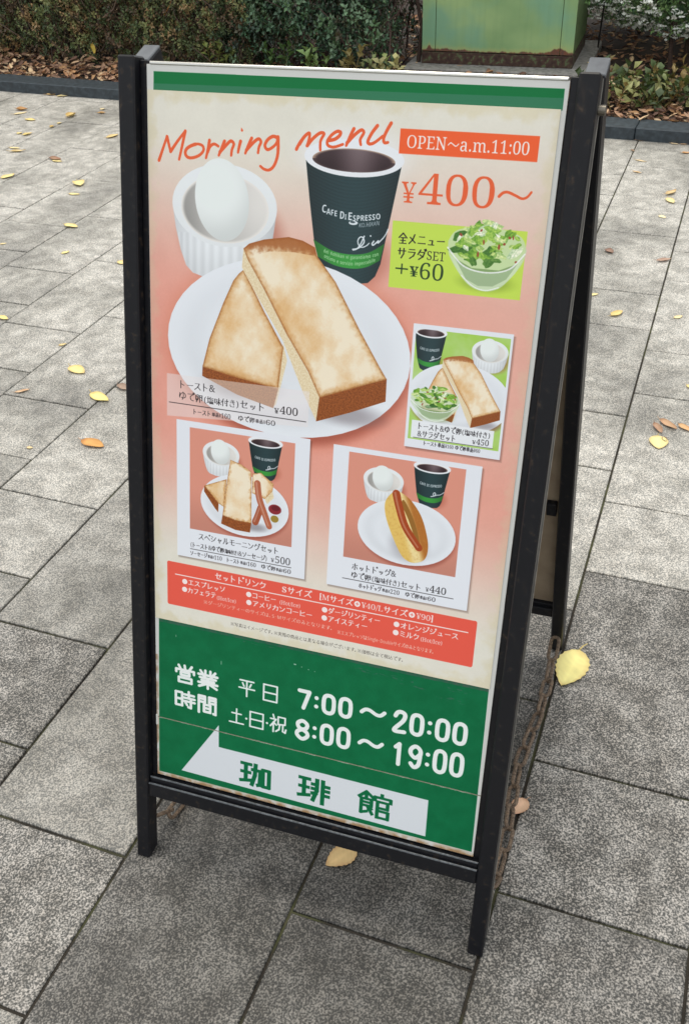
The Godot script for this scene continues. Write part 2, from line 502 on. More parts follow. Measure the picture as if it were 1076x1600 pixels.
func paint_toasts(c: Print) -> void:
	soft(c, 140, 405, 75, 28, Color(.45, .4, .4, .5), .2)
	paint_crumb(c, poly([200.3, 338, 207, 361, 193, 424, 187, 430, 195.3, 399]))
	paint_crumb(c, poly([81, 383, 134, 392, 196, 400, 189, 430, 134, 418, 80.5, 398]), true)
	paint_toast_face(c, poly([141, 246, 134, 252, 126, 262, 111.4, 293.7, 91.3, 344.5, 80.8, 385, 133.6, 394, 195.3, 402, 201, 343.6, 172, 298.7]), .05)
	soft(c, 300, 425, 70, 22, Color(.45, .4, .42, .5), .2)
	paint_crumb(c, poly([140, 217, 138.2, 244, 163, 282, 200, 335, 231, 401, 252.5, 439.5, 256, 405, 238, 373, 204.5, 324.6, 171, 269.7, 146, 232]))
	paint_crumb(c, poly([255.6, 405, 300, 388, 348, 368, 348.6, 399, 300, 421, 252.3, 440]), true)
	paint_toast_face(c, poly([140, 219, 148, 212, 169, 205, 203.5, 199, 223, 202, 240, 209, 243.2, 219.2, 270.3, 249.8, 307.8, 309.8, 337, 353.5, 348, 369, 300, 388, 255.6, 406, 238.2, 372.9, 204.5, 324.6, 171, 269.7, 146.3, 232.6]), .08, 8.0)
	c.fill([poly([140, 219, 148, 212, 169, 205, 203.5, 199, 223, 202, 240, 209, 243, 220, 212, 217.5, 177, 219.5, 149, 229])], func(x: float, y: float) -> Color:
		return Color(.62, .33, .13, .75 * (1.0 - smoothstep(210.0, 224.0, y - absf(x - 195) * .06 + fn.get_noise_2d(x * 2, y * 2) * 6.0))))

func paint_bowl(c: Print, salt: int) -> void:
	soft(c, 465, 232, 46, 16, Color(.35, .45, .1, .5), .2)
	var r := RandomNumberGenerator.new()
	r.seed = salt
	var bowl := curve(poly([413.8, 186, 416, 202, 429, 221.5, 445, 237.4, 463.7, 242.8, 481, 238.4, 493.7, 226, 507, 206, 511, 190]))
	bowl.append_array(curve(poly([511, 190, 500, 173, 462, 166, 425, 172, 413.8, 186])))
	c.fill([bowl], Color(.8, .88, .74, .8))
	c.fill([poly([424, 206, 446, 216, 480, 216, 502, 206, 490, 226, 474, 236, 456, 237, 440, 230])], Color(.45, .58, .34, .75))
	var greens := [Color("7fb03c"), Color("a4cc58"), Color("d6e8a0"), Color("f0f6d8"), Color("96c24c"), Color("4a7c30"), Color("5f9438"), Color("c2dc80")]
	for i in 70:
		var t := r.randf() * TAU
		var q := sqrt(r.randf())
		var x := 462 + cos(t) * q * 41
		var y := 189 + sin(t) * q * 25 - 3
		if y > 200 and absf(x - 462) > 34: continue
		var n := r.randi_range(9, 13)
		var p := PackedVector2Array()
		var s := r.randf_range(6.0, 15.0) * (1.0 - i * .006)
		var a0 := r.randf() * TAU
		for k in n: p.append(Vector2(x, y) + (Vector2.from_angle(TAU * k / n) * s * r.randf_range(.6, 1.05) * Vector2(1.0, .55)).rotated(a0) * Vector2(1.15, .85))
		var g: Color = greens[r.randi() % 8]
		if y > 204: g = g.lerp(Color("42703a"), .6)
		var mid := Vector2(x, y)
		var axis := Vector2.from_angle(a0)
		c.fill([p], func(px: float, py: float) -> Color:
			var d := Vector2(px, py) - mid
			var v := .88 + .3 * d.dot(axis.orthogonal()) / s + .25 * fn.get_noise_2d(px * 5.0, py * 5.0) + (.16 if absf(d.dot(axis.orthogonal())) < .7 else 0.0)
			return Color(g.r * v, g.g * (v * .6 + .4), g.b * v))
	for i in 9:
		var x := 462 + r.randf_range(-40, 42)
		var y := 188 + r.randf_range(-18, 18)
		c.fill([ell(x, y, r.randf_range(1.5, 3.6), r.randf_range(.9, 1.7), r.randf() * 3.0, 9)], Color("9c4a30"))
	c.fill([poly([416, 202, 440, 217, 466, 221, 492, 215, 508, 200, 500, 218, 488, 232, 474, 240, 460, 242, 444, 236, 430, 222])], Color(.9, .95, .92, .3))
	var rim := []
	pen(curve(poly([413.8, 194, 435.7, 214.5, 464.9, 220, 492.3, 213.5, 509.3, 194])), .9, .9, rim)
	pen(curve(poly([434, 226, 450, 238, 466, 241.5, 482, 236.5])), .6, .6, rim)
	c.fill(rim, Color(.97, .98, .98, .85))

func sausage(c: Print, p: PackedVector2Array, r: float, col: Color) -> void:
	var a := []
	pen(curve(p), r, r * .92, a)
	c.fill(a, col)
	var b := []
	var q := PackedVector2Array()
	for v in p: q.append(v + Vector2(-r * .3, -r * .15))
	pen(curve(q), r * .28, r * .2, b)
	c.fill(b, Color(col.lightened(.4), .6))

func scaled(x: float, y: float, sx: float, sy: float, fx: float, fy: float) -> Transform2D:
	return Transform2D(Vector2(sx, 0), Vector2(0, sy), Vector2(x - fx * sx, y - fy * sy))

func card(c: Print, x0: float, y0: float, x1: float, y1: float) -> void:
	for i in 6:
		var g := i * .7
		c.fill([rect(x0 + 2 - g * .2, y0 + 2.5, x1 + 3.4 - g, y1 + 3.8 - g)], Color(.2, .12, .1, .09))
	c.fill([rect(x0, y0, x1, y1)], Color(.915, .93, .955))

const INK := Color(.13, .115, .13)

func single(c: Print, s: String, x0: float, x1: float, y: float, size := 8.0) -> void:
	line(c, s, x0, x1, y, size, {"h": .07, "v": .1, "round": false}, INK, "serif")

func print_poster() -> Image:
	var c := Print.new(Vector2(530, 764), Vector2(1, 30.5), 2.0, Color.WHITE)
	c.wash(func(x: float, y: float) -> Color:
		var t := (y - 30.0) / 765.0
		var pink := smoothstep(.03 + .03 * sin(x * .009), .36, t) * (1.0 - smoothstep(.58, .9, t + .03 * sin(x * .006 + 2.0)))
		var side := 1.0 - .2 * smoothstep(330.0, 520.0, x) * (1.0 - smoothstep(.5, .7, t))
		var col := Color("e6e3d6").lerp(Color("eba493"), clampf(pink * side, 0, 1))
		var e := minf(minf(x - 1.0, 531.0 - x), minf(y - 30.5, 794.0 - y))
		var age := (1.0 - smoothstep(0.0, 16.0, e + fn2.get_noise_2d(x * 1.6, y * 1.6) * 14.0)) * (1.0 - .55 * pink)
		col = col.lerp(Color("dcd2b0"), age * .6)
		var n := fn.get_noise_2d(x * .5, y * .5) * .012 + fn.get_noise_2d(x * 4.0, y * 4.0) * .008
		return Color(col.r + n, col.g + n, col.b + n))
	# whitish glow around the cup
	soft(c, 285, 95, 95, 46, Color(.93, .93, .93, .85), .45)
	c.fill([ell(203, 352, 205, 150)], func(x: float, y: float) -> Color:
		var r := Vector2((x - 203) / 205.0, (y - 352) / 150.0).length()
		return Color(.78, .36, .22, .4 * (1.0 - smoothstep(.72, 1.0, r))))
	paint_ramekin(c)
	paint_cup(c)
	paint_plate(c, 203, 347, 175.5, 121)
	paint_toasts(c)
	# handwriting
	var ink := Color("ea6234")
	var hand := []
	for p in [[16.7, 116.1, 22, 103, 28.6, 86.5], [28.8, 86, 31, 94, 33.8, 104.3], [33.8, 104.3, 44, 91, 55.2, 78], [55.2, 78, 51, 95, 46.2, 113.4],
		[70.2, 93.2, 59, 98, 55.1, 104, 58, 109.5, 66, 110, 76, 106, 81.5, 99.5, 79, 94, 70.2, 93.2],
		[89.8, 87.4, 87.5, 99, 84.9, 109.2], [87, 102, 90.5, 95, 96.3, 91.5, 102.5, 94], [111, 87.2, 107, 96, 103, 105], [104.5, 101, 114.8, 90.5, 120, 86.6, 124, 90, 121.5, 97, 120.5, 104.1],
		[133.4, 86.1, 131.5, 93, 130, 99.9], [148.7, 81.7, 144, 91, 140.2, 100.3], [141.5, 96.5, 151.1, 86.8, 158, 82, 161.5, 85.5, 158.8, 92, 157.8, 98.9],
		[184, 79.5, 178, 78, 171, 82, 167, 89, 170, 94, 176, 92, 182.5, 86, 184.5, 78.2], [184.5, 78.2, 185.2, 92, 184, 103, 180, 113, 174, 118.3, 167, 118, 161.3, 114.5],
		[209.8, 91.5, 214, 83.5, 219.7, 75.7], [213.5, 85.5, 220, 76, 226, 71.6, 226.5, 77, 223.7, 87], [224, 86.5, 231, 78, 240.2, 70.9, 245.6, 71.5, 241.5, 80, 241.6, 90.7],
		[251.8, 79, 260, 77, 266, 72.5, 267, 68.5, 262, 68, 255, 73, 250.3, 80, 252, 85, 260, 86, 270.9, 82.3],
		[284.1, 63.6, 279.5, 73, 275.2, 83.6], [276, 80.5, 285, 71, 293.5, 64.7, 297, 67.5, 293, 75.5, 294.1, 81.6],
		[313.9, 58.6, 307, 68, 302.7, 77.7, 306.5, 80, 313, 77, 321.4, 70.1], [331, 54.9, 326, 64, 322.7, 72.5, 324, 77.5, 328.5, 76.9]]:
		pen(curve(poly(p)), 2.1, 1.6, hand)
	hand.append(poly([133.9, 69.5, 136.9, 73, 135.6, 75, 133.6, 74]))
	c.fill(hand, ink)
	# opening time and price
	c.fill([rect(343, 60.3, 511, 88.8)], Color("f4612c"))
	line(c, "OPEN～a.m.11:00", 351.5, 501, 74.6, 17.5, {"h": .08, "v": .07, "round": true}, Color(.97, .95, .94), "serif", 0, 1.15)
	line(c, "¥", 349, 368, 133, 27, MINCHO, ink, "serif", 0, 1.25)
	line(c, "400", 370.5, 467.5, 127, 47.5, MINCHO, ink, "serif", 0, 1.05)
	var wave := []
	pen(curve(poly([470.5, 130, 475, 125.5, 481, 124.5, 490, 127.5, 498, 130.5, 504, 128.5, 508.5, 122.5])), 1.7, 1.3, wave)
	c.fill(wave, ink)
	# salad box
	c.fill([rect(341.5, 167.5, 509.5, 249.3)], Color("c7e356"))
	line(c, "全メニュー", 350, 410.5, 188, 14.2, {"h": .07, "v": .12, "round": false}, INK)
	line(c, "サラダSET", 349.5, 412, 206, 14.2, {"h": .07, "v": .12, "round": false}, INK, "serif", 0, 1.05)
	line(c, "＋", 347, 367.5, 225, 18, {"h": .1, "v": .1, "round": false}, Color("24401f"))
	line(c, "¥", 367.5, 379, 227, 14.5, MINCHO, Color("24401f"), "serif bold", 0, 1.2)
	line(c, "60", 379.5, 412.5, 225.5, 26, MINCHO, Color("24401f"), "serif", 0, 1.08)
	paint_bowl(c, 5)
	# caption over the plate
	c.fill([poly([25.3, 401, 241, 399.5, 241, 449.8, 24.8, 463.3])], Color(.93, .9, .9, .52))
	line(c, "トースト&", 43.5, 100.5, 414.5, 12.5, MINCHO, INK)
	line(c, "ゆで卵", 43.5, 82, 431, 13, MINCHO, INK)
	line(c, "(塩味付き)", 83, 137, 432, 11.5, MINCHO, INK)
	line(c, "セット", 138, 178, 431, 13, MINCHO, INK)
	line(c, "¥", 190, 197.5, 433, 9.5, MINCHO, INK, "serif")
	line(c, "400", 198.5, 226, 431, 14.5, MINCHO, INK, "serif")
	c.fill([rect(28, 442.2, 238, 443.2)], INK)
	single(c, "トースト", 65.5, 95, 451.6, 8.6)
	single(c, "単品¥", 95.5, 110, 452, 6)
	single(c, "160", 110, 125, 451.6, 9.4)
	single(c, "ゆで卵", 136, 162, 451.6, 8.6)
	single(c, "単品¥", 162.5, 178, 452, 6)
	single(c, "60", 178, 193, 451.6, 9.4)
	# card with salad
	card(c, 378.6, 291.5, 507.6, 456)
	c.clip = Rect2(382.5, 297.5, 122, 147)
	c.fill([rect(382.5, 297.5, 504.5, 444.5)], func(x: float, y: float) -> Color:
		return Color("a5d152").lerp(Color("b9d98a"), clampf(fn2.get_noise_2d(x, y) + .4, 0, 1)))
	c.tf = scaled(381.2, 300.5, .328, .335, 222, 97)
	paint_cup(c, false)
	c.tf = scaled(456.8, 301, .31, .285, 36, 112)
	paint_ramekin(c)
	c.tf = scaled(420.3, 326, .387, .385, 138, 199)
	paint_plate(c, 203, 347, 175.5, 121)
	paint_toasts(c)
	c.tf = scaled(381.3, 369.5, .69, .56, 414, 158)
	paint_bowl(c, 9)
	c.tf = Transform2D()
	c.clip = Rect2(-1e6, -1e6, 2e6, 2e6)
	c.fill([rect(386.5, 418.3, 496.5, 442.6)], Color(.93, .945, .96))
	line(c, "トースト&ゆで卵", 394.3, 454, 425.4, 9.6, MINCHO, INK)
	line(c, "(塩味付き)", 454.5, 492, 425.6, 8.6, MINCHO, INK)
	line(c, "&サラダセット", 395.3, 448.2, 436, 9.6, MINCHO, INK)
	line(c, "¥", 469, 474, 437, 6.5, MINCHO, INK)
	line(c, "450", 474.5, 491.5, 435.8, 10.5, MINCHO, INK)
	c.fill([rect(389.8, 441.6, 497.2, 442.3)], INK)
	single(c, "トースト単品¥160 ゆで卵単品¥60", 404, 481, 448, 6.4)
	# card with sausages
	card(c, 40, 466.5, 245.5, 680)
	c.clip = Rect2(61, 475.7, 162.5, 157.3)
	c.fill([rect(61, 475.7, 223.5, 633)], func(x: float, y: float) -> Color:
		var v := .97 - .1 * smoothstep(560.0, 633.0, y)
		return Color(.905 * v, .61 * v, .53 * v))
	c.tf = scaled(153, 481, .405, .37, 222, 97)
	soft(c, 285, 92, 75, 40, Color(.95, .93, .93, .7), .5)
	paint_cup(c, false)
	c.tf = scaled(81.7, 488.6, .385, .36, 36, 112)
	paint_ramekin(c)
	c.tf = Transform2D()
	paint_plate(c, 148, 582, 69.5, 47)
	paint_toast_face(c, poly([84.5, 561, 120, 545.5, 116, 589, 107.5, 585]), .1, 3.0)
	paint_crumb(c, poly([84.5, 561, 107.5, 585, 107, 599, 102, 594, 84, 570]), true)
	paint_toast_face(c, poly([160, 530.5, 173, 527, 192.8, 541, 191.6, 552, 180, 566, 160, 560]), .1, 3.0)
	paint_crumb(c, poly([180, 566, 191.6, 552, 194, 562, 184, 573]))
	soft(c, 165, 612, 28, 10, Color(.4, .36, .38, .5), .2)
	sausage(c, poly([166, 604, 169, 596, 174, 580]), 5.2, Color("a9583a"))
	paint_toast_face(c, poly([125.5, 515, 142, 519.5, 158.5, 528, 160, 607, 137, 607, 114, 602.5, 119, 560]), .2, 3.2)
	paint_crumb(c, poly([114, 602.5, 137, 607, 160, 607, 158, 622, 135, 622, 111.8, 616]), true)
	sausage(c, poly([168, 544, 171.4, 566, 180, 588, 188, 607]), 5.0, Color("b9694a"))
	c.fill([ell(196, 579.3, 10, 7.6)], Color("8e2a33"))
	c.fill([ell(197, 577.3, 6.5, 4)], Color("6d1c26"))
	c.fill([ell(196, 594, 6.2, 5.4)], Color("a08636"))
	c.clip = Rect2(-1e6, -1e6, 2e6, 2e6)
	line(c, "スペシャルモーニングセット", 74.6, 205, 643.2, 11.2, MINCHO, INK)
	single(c, "(トースト&ゆで卵", 62, 117, 658.6, 9.2)
	single(c, "(塩味付き)", 117, 140, 658.8, 7.6)
	single(c, "&ソーセージ)", 140.5, 186, 658.6, 9.2)
	line(c, "¥", 192, 197.5, 659, 7.5, MINCHO, INK)
	line(c, "500", 198.5, 223, 657, 14.5, MINCHO, INK)
	c.fill([rect(61.4, 665.3, 224.4, 666.1)], INK)
	single(c, "ソーセージ", 61.4, 90, 672.4, 8)
	single(c, "単品¥", 90.5, 101, 672.8, 5.4)
	single(c, "110", 101, 114, 672.4, 8.6)
	single(c, "トースト", 121, 143, 672.4, 8)
	single(c, "単品¥", 143.5, 155, 672.8, 5.4)
	single(c, "160", 155, 169, 672.4, 8.6)
	single(c, "ゆで卵", 177, 200, 672.4, 8)
	single(c, "単品¥", 200.5, 212, 672.8, 5.4)
	single(c, "60", 212, 224.5, 672.4, 8.6)
	# card with the hot dog
	card(c, 279.6, 468.3, 486.5, 680.2)
	c.clip = Rect2(302.3, 475.5, 163.2, 157.2)
	c.fill([rect(302.3, 475.5, 465.5, 632.7)], func(x: float, y: float) -> Color:
		var v := .97 - .1 * smoothstep(560.0, 633.0, y)
		return Color(.905 * v, .61 * v, .53 * v))
	c.tf = scaled(394.6, 480, .392, .375, 222, 97)
	soft(c, 285, 92, 75, 40, Color(.95, .93, .93, .7), .5)
	paint_cup(c, false)
	c.tf = scaled(325, 489.4, .382, .35, 36, 112)
	paint_ramekin(c)
	c.tf = Transform2D()
	paint_plate(c, 391, 580, 70, 48)
	soft(c, 396, 598, 36, 32, Color(.45, .42, .45, .45), .3)
	c.fill([curve(poly([372, 521, 361, 533, 358, 546, 362, 565, 373, 590, 386, 613, 396, 621, 408, 622, 420, 615, 424, 600, 421, 580, 411, 553, 396, 533, 383, 524, 372, 521]))], func(x: float, y: float) -> Color:
		var t := clampf(((x - 358) - (y - 521) * .36) / 32.0, 0, 1)
		var b := Color("e9c46a").lerp(Color("f3dea0"), smoothstep(.15, .45, t)).lerp(Color("b5712f"), smoothstep(.62, 1.0, t))
		return b.lerp(Color("c98e3e"), clampf(fn.get_noise_2d(x * 3, y * 3) * .5, 0, .4)))
	c.fill([curve(poly([385, 533, 399, 556, 409, 582, 413, 602, 404, 585, 392, 558, 382, 540, 385, 533]))], Color("9a6a2c"))
	sausage(c, poly([373, 525, 379, 545, 390, 572, 411, 599]), 5.6, Color("a9481f"))
	c.clip = Rect2(-1e6, -1e6, 2e6, 2e6)
	line(c, "ホットドッグ&", 316, 382, 644.8, 11.2, MINCHO, INK)
	line(c, "ゆで卵", 315.8, 346, 658.2, 11, MINCHO, INK)
	line(c, "(塩味付き)", 347, 388.5, 658.6, 9.6, MINCHO, INK)
	line(c, "セット", 389, 420.5, 658.2, 11, MINCHO, INK)
	line(c, "¥", 425.5, 430.5, 659, 7.5, MINCHO, INK)
	line(c, "440", 431, 455.5, 657, 13.8, MINCHO, INK)
	c.fill([rect(303, 665.3, 466.2, 666.1)], INK)
	single(c, "ホットドッグ", 328, 362, 672.5, 8)
	single(c, "単品¥", 363, 375, 672.9, 5.4)
	single(c, "220", 375, 389, 672.5, 8.6)
	single(c, "ゆで卵", 397, 418, 672.5, 8)
	single(c, "単品¥", 418.5, 429.5, 672.9, 5.4)
	single(c, "60", 429.5, 441.5, 672.5, 8.6)
	# drinks panel
	var red := rect(25, 692.8, 500.5, 765.9)
	var corners := [ell(25.5, 695.5, 2.9, 2.9, 0, 16), ell(500, 695.5, 2.9, 2.9, 0, 16), ell(25.5, 763, 2.9, 2.9, 0, 16), ell(500, 763, 2.9, 2.9, 0, 16), rect(22.6, 695.5, 503, 763), red]
	c.fill(corners, Color("ec5c4a"))
	c.fill([rect(35.7, 712, 492, 713.6)], Color(.97, .9, .88))
	var w := Color(.98, .93, .92)
	var bold := {"h": .09, "v": .12, "round": false}
	line(c, "セットドリンク", 102, 187, 702.5, 12.2, bold, w)
	line(c, "Sサイズ", 211, 258.5, 702.5, 12.2, bold, w, "serif bold")
	line(c, "【Mサイズ⊕¥40/Lサイズ⊕¥90】", 267.7, 443, 702.5, 11.4, bold, w, "serif")
	line(c, "●エスプレッソ", 47, 120.5, 722.3, 10.4, bold, w)
	line(c, "●カフェラテ", 47, 105, 735.6, 10.4, bold, w)
	line(c, "(Hot/Ice)", 106, 138, 738.4, 8.2, bold, w, "serif")
	line(c, "●コーヒー", 153.5, 203, 722.3, 10.4, bold, w)
	line(c, "(Hot/Ice)", 208, 241, 724.4, 8.2, bold, w, "serif")
	line(c, "●アメリカンコーヒー", 153.5, 261, 735.6, 10.4, bold, w)
	line(c, "●ダージリンティー", 274, 364.5, 722.3, 10.4, bold, w)
	line(c, "●アイスティー", 274, 346, 735.6, 10.4, bold, w)
	line(c, "●オレンジジュース", 383, 479.5, 722.3, 10.4, bold, w)
	line(c, "●ミルク", 383, 424, 735.6, 10.4, bold, w)
	line(c, "(Hot/Ice)", 425, 457, 737.6, 8.2, bold, w, "serif")
	var pale := Color(.97, .8, .74)
	line(c, "※ダージリンティーのサイズは、S・Mサイズのみとなります。", 83.5, 294, 750, 7.2, FINE, pale, "sans")
	line(c, "※エスプレッソはSingle・Doubleサイズのみとなります。", 300, 447, 754, 7.2, FINE, pale, "sans")
	line(c, "※写真はイメージです。※実際の商品とは異なる場合がございます。※価格は全て税込です。", 129, 404, 777.5, 6.8, FINE, Color(.45, .43, .4), "sans")
	return c.image()

func print_board() -> Image:
	var c := Print.new(Vector2(537, 1088), Vector2.ZERO, 1.88, Color(.84, .845, .83))
	var g := Color("036b40")
	var grime := func(x: float, y: float) -> Color:
		var n := fn2.get_noise_2d(x * 1.3, y * 1.3) * .03 + fn.get_noise_2d(x * 5.0, y * 5.0) * .01
		return Color(g.r + n * .6, g.g + n, g.b + n * .8)
	c.fill([poly([9.8, 8.4, 532, 8.6, 532.4, 31, 9.3, 31])], Color("12743f"))
	c.fill([poly([9.5, 22.8, 532.3, 18.5, 532.4, 32, 9.3, 32])], Color(.28, .5, .4, .7))
	c.fill([poly([6.5, 790, 529.5, 790, 533.5, 1079.5, 3.2, 1081.5])], grime)
	c.fill([poly([6.5, 790, 529.5, 790, 529.6, 800, 6.4, 800.5])], func(x: float, y: float) -> Color:
		return Color(.27, .37, .32, clampf(.55 + fn.get_noise_2d(x * 1.5, y) * .5 + .25 * smoothstep(250.0, 520.0, x), 0, .9)))
	# scuffs
	for s in [[330, 806, 420, 812], [400, 815, 440, 819], [455, 822, 500, 829], [150, 803, 235, 806], [470, 806, 522, 812]]:
		c.fill([rect(s[0], s[1], s[2], s[3])], func(x: float, y: float) -> Color:
			return Color(.34, .4, .36, clampf(fn.get_noise_2d(x * 1.2, y * 6.0) * 2.0 - .25, 0, .6)))
	for s in [[236, 824, 2.4, 1.0], [247, 826, .8, .8], [258, 828, 1, .7], [268, 829, .8, .6], [36, 820, .4, 2.4], [114, 850, .5, 4.0]]:
		c.fill([ell(s[0], s[1], s[2], s[3], 0, 9)], Color(.8, .86, .8, .8))
	var w := Color(.93, .95, .94)
	big(c, "営", 33, 869, 70, 903, FAT, w)
	big(c, "業", 73, 869, 109.5, 903, FAT, w)
	big(c, "時", 32, 915, 69, 949, FAT, w)
	big(c, "間", 72, 915, 108.5, 950, FAT, w)
	big(c, "平", 143.5, 867, 172.5, 901, THIN, w)
	big(c, "日", 179, 867, 216, 901, THIN, w)
	big(c, "土", 128, 924, 155, 955, THIN, w)
	c.fill([ell(158.3, 940, 2.0, 2.0, 0, 12), ell(193.5, 939, 2.0, 2.0, 0, 12)], w)
	big(c, "日", 157.5, 922, 194, 955, THIN, w)
	big(c, "祝", 197, 919, 226, 953, THIN, w)
	numerals(c, "7:00", 240, 333, 861, 900, 3.3, w, -3.0)
	numerals(c, "20:00", 392, 509, 859, 901, 3.3, w, -3.0)
	numerals(c, "8:00", 239, 333, 914, 955, 3.3, w, -4.0)
	numerals(c, "19:00", 395, 509, 912, 958, 3.3, w, -6.0)
	for y in [876.5, 931.5]:
		var t := []
		pen(curve(poly([345, y + 3, 351, y - 2.5, 358, y - 2.5, 368, y + 2.5, 375, y + 2.5, 381, y - 3.5])), 3.0, 3.0, t)
		c.fill(t, w)
	c.fill([poly([44.4, 1069, 111, 964.5, 111.4, 1005.5, 459.7, 1006.5, 460.6, 1073.5])], Color(.86, .88, .9))
	big(c, "珈", 149, 1018, 202, 1066, HEAVY, g)
	big(c, "琲", 249, 1017, 303, 1065, HEAVY, g)
	big(c, "館", 348.5, 1017, 403, 1064.5, {"h": .1, "v": .125, "round": false}, g)
	# rust and dirt creeping in from the lower edge and the side
	c.fill([rect(0, 1074, 537, 1088)], func(x: float, y: float) -> Color:
		return Color(.62, .47, .3, clampf((y - 1079) / 9.0 * (.75 + fn.get_noise_2d(x * .8, y) * 1.2), 0, .85)))
	c.fill([rect(0, 860, 6, 1088)], func(x: float, y: float) -> Color:
		return Color(.6, .47, .33, clampf((5.5 - x) / 6.0 * (.6 + fn.get_noise_2d(x, y * .9) * 1.4), 0, .7)))
	# chipped print along the seam
	c.fill([rect(0, 971, 537, 981)], func(x: float, y: float) -> Color:
		var n := fn.get_noise_2d(x * 1.6, 7.0) * 2.2 + fn.get_noise_2d(x * 8.0, 3.0)
		var a := 1.0 - smoothstep(.5, 1.4, absf(y - 976.2 - n * .4))
		return Color(.72, .74, .68, a * clampf(.25 + fn.get_noise_2d(x * .9, 50.0) * 2.5, 0, .9)))
	return c.image()

# ------------------------------------------------------------------ nodes
func numbered(called: String) -> String:
	var n: int = used.get(called, 0)
	used[called] = n + 1
	return called if n == 0 else "%s_%03d" % [called, n]

func thing(called: String, label: String, category: String, at := Vector3.ZERO, group := "") -> Node3D:
	var o := Node3D.new()
	o.name = numbered(called)
	add_child(o)
	o.position = at
	o.set_meta("label", label)
	o.set_meta("category", category)
	if group != "": o.set_meta("group", group)
	return o

func part(called: String, mesh: Mesh, mat: Material, parent: Node, xf := Transform3D.IDENTITY) -> MeshInstance3D:
	var m := MeshInstance3D.new()
	m.name = called
	m.mesh = mesh
	m.material_override = mat
	m.transform = xf
	parent.add_child(m, true)
	return m

func structure(called: String, label: String) -> Node3D:
	var o := Node3D.new()
	o.name = numbered(called)
	add_child(o)
	o.set_meta("kind", "structure")
	o.set_meta("label", label)
	return o

func many(called: String, mesh: Mesh, mat: Material, parent: Node, list: Array, tints: PackedColorArray) -> MultiMeshInstance3D:
	var mm := MultiMesh.new()
	mm.transform_format = MultiMesh.TRANSFORM_3D
	mm.use_colors = true
	mm.mesh = mesh
	mm.instance_count = list.size()
	for i in list.size():
		mm.set_instance_transform(i, list[i])
		mm.set_instance_color(i, tints[i])
	var o := MultiMeshInstance3D.new()
	o.name = called
	o.multimesh = mm
	o.material_override = mat
	o.set_meta("kind", "stuff")
	parent.add_child(o, true)
	return o

# ------------------------------------------------------------------ materials
func mat(c: Color, rough := .8, metal := 0.0) -> StandardMaterial3D:
	var m := StandardMaterial3D.new()
	m.albedo_color = c
	m.roughness = rough
	m.metallic = metal
	return m

func ramp(list: Array) -> Gradient:
	var g := Gradient.new()
	var o := PackedFloat32Array()
	var c := PackedColorArray()
	for i in range(0, list.size(), 2):
		o.append(list[i])
		c.append(list[i + 1])
	g.offsets = o
	g.colors = c
	return g

func noise_tex(freq: float, seed_: int, colors: Array, size := 512, octaves := 4, bump := false) -> NoiseTexture2D:
	var n := FastNoiseLite.new()
	n.noise_type = FastNoiseLite.TYPE_SIMPLEX_SMOOTH
	n.frequency = freq
	n.seed = seed_
	n.fractal_octaves = octaves
	var t := NoiseTexture2D.new()
	t.width = size
	t.height = size
	t.seamless = true
	t.noise = n
	if colors.size(): t.color_ramp = ramp(colors)
	return t

func worn(base: Color, freq: float, seed_: int, colors: Array, rough: float, scale := 1.0, octaves := 4) -> StandardMaterial3D:
	var m := mat(base, rough)
	m.albedo_texture = noise_tex(freq, seed_, colors, 512, octaves)
	m.uv1_triplanar = true
	m.uv1_world_triplanar = true
	m.uv1_scale = Vector3.ONE * scale
	return m

func lin(hex: String, f := 1.0) -> Color:
	var c := Color(hex).srgb_to_linear()
	return Color(c.r * f, c.g * f, c.b * f)

func tinted(rough := .6, back := Color.BLACK) -> StandardMaterial3D:
	var m := mat(Color.WHITE, rough)
	m.vertex_color_use_as_albedo = true
	if back != Color.BLACK:
		m.backlight_enabled = true
		m.backlight = back
	return m

func granite(low: float, mid: float, pale: float, white: float, salt: int) -> Array:   # [colour, relief]
	var n := 1024
	var a := FastNoiseLite.new()
	a.noise_type = FastNoiseLite.TYPE_SIMPLEX
	a.frequency = .115
	a.seed = 5 + salt
	a.fractal_octaves = 2
	var b := FastNoiseLite.new()
	b.noise_type = FastNoiseLite.TYPE_SIMPLEX
	b.frequency = .006
	b.seed = 9 + salt
	b.fractal_octaves = 4
	var e := FastNoiseLite.new()
	e.noise_type = FastNoiseLite.TYPE_CELLULAR
	e.cellular_return_type = FastNoiseLite.RETURN_CELL_VALUE
	e.frequency = .15
	e.cellular_jitter = 1.0
	e.seed = 3 + salt
	var A := a.get_seamless_image(n, n, false, false, .1, true).get_data()
	var B := b.get_seamless_image(n, n, false, false, .1, true).get_data()
	var E := e.get_seamless_image(n, n, false, false, .1, true).get_data()
	var d := PackedByteArray()
	d.resize(n * n * 3)
	var r := PackedByteArray()
	r.resize(n * n)
	for i in n * n:
		var clump := (B[i] - 128) / 128.0
		var cell := E[i] / 255.0
		var fine := (A[i] - 128) / 128.0
		var f := cell + fine * .55 + clump * .13
		var v := lerpf(low, mid, smoothstep(.1, .5, f))
		v = lerpf(v, pale, smoothstep(.46, .66, f))
		v = lerpf(v, white, smoothstep(.74, 1.0, f))
		v += clump * 12.0
		var warm := (cell - .45) * 7.0 + fine * 3.0
		d[i * 3] = clampi(int(v + 2.5 + warm), 0, 255)
		d[i * 3 + 1] = clampi(int(v + .5), 0, 255)
		d[i * 3 + 2] = clampi(int(v - 5.0 - warm), 0, 255)
		r[i] = clampi(int(smoothstep(.1, .9, f) * 230.0), 0, 255)
	return [ImageTexture.create_from_image(Image.create_from_data(n, n, false, Image.FORMAT_RGB8, d)), ImageTexture.create_from_image(Image.create_from_data(n, n, false, Image.FORMAT_L8, r))]

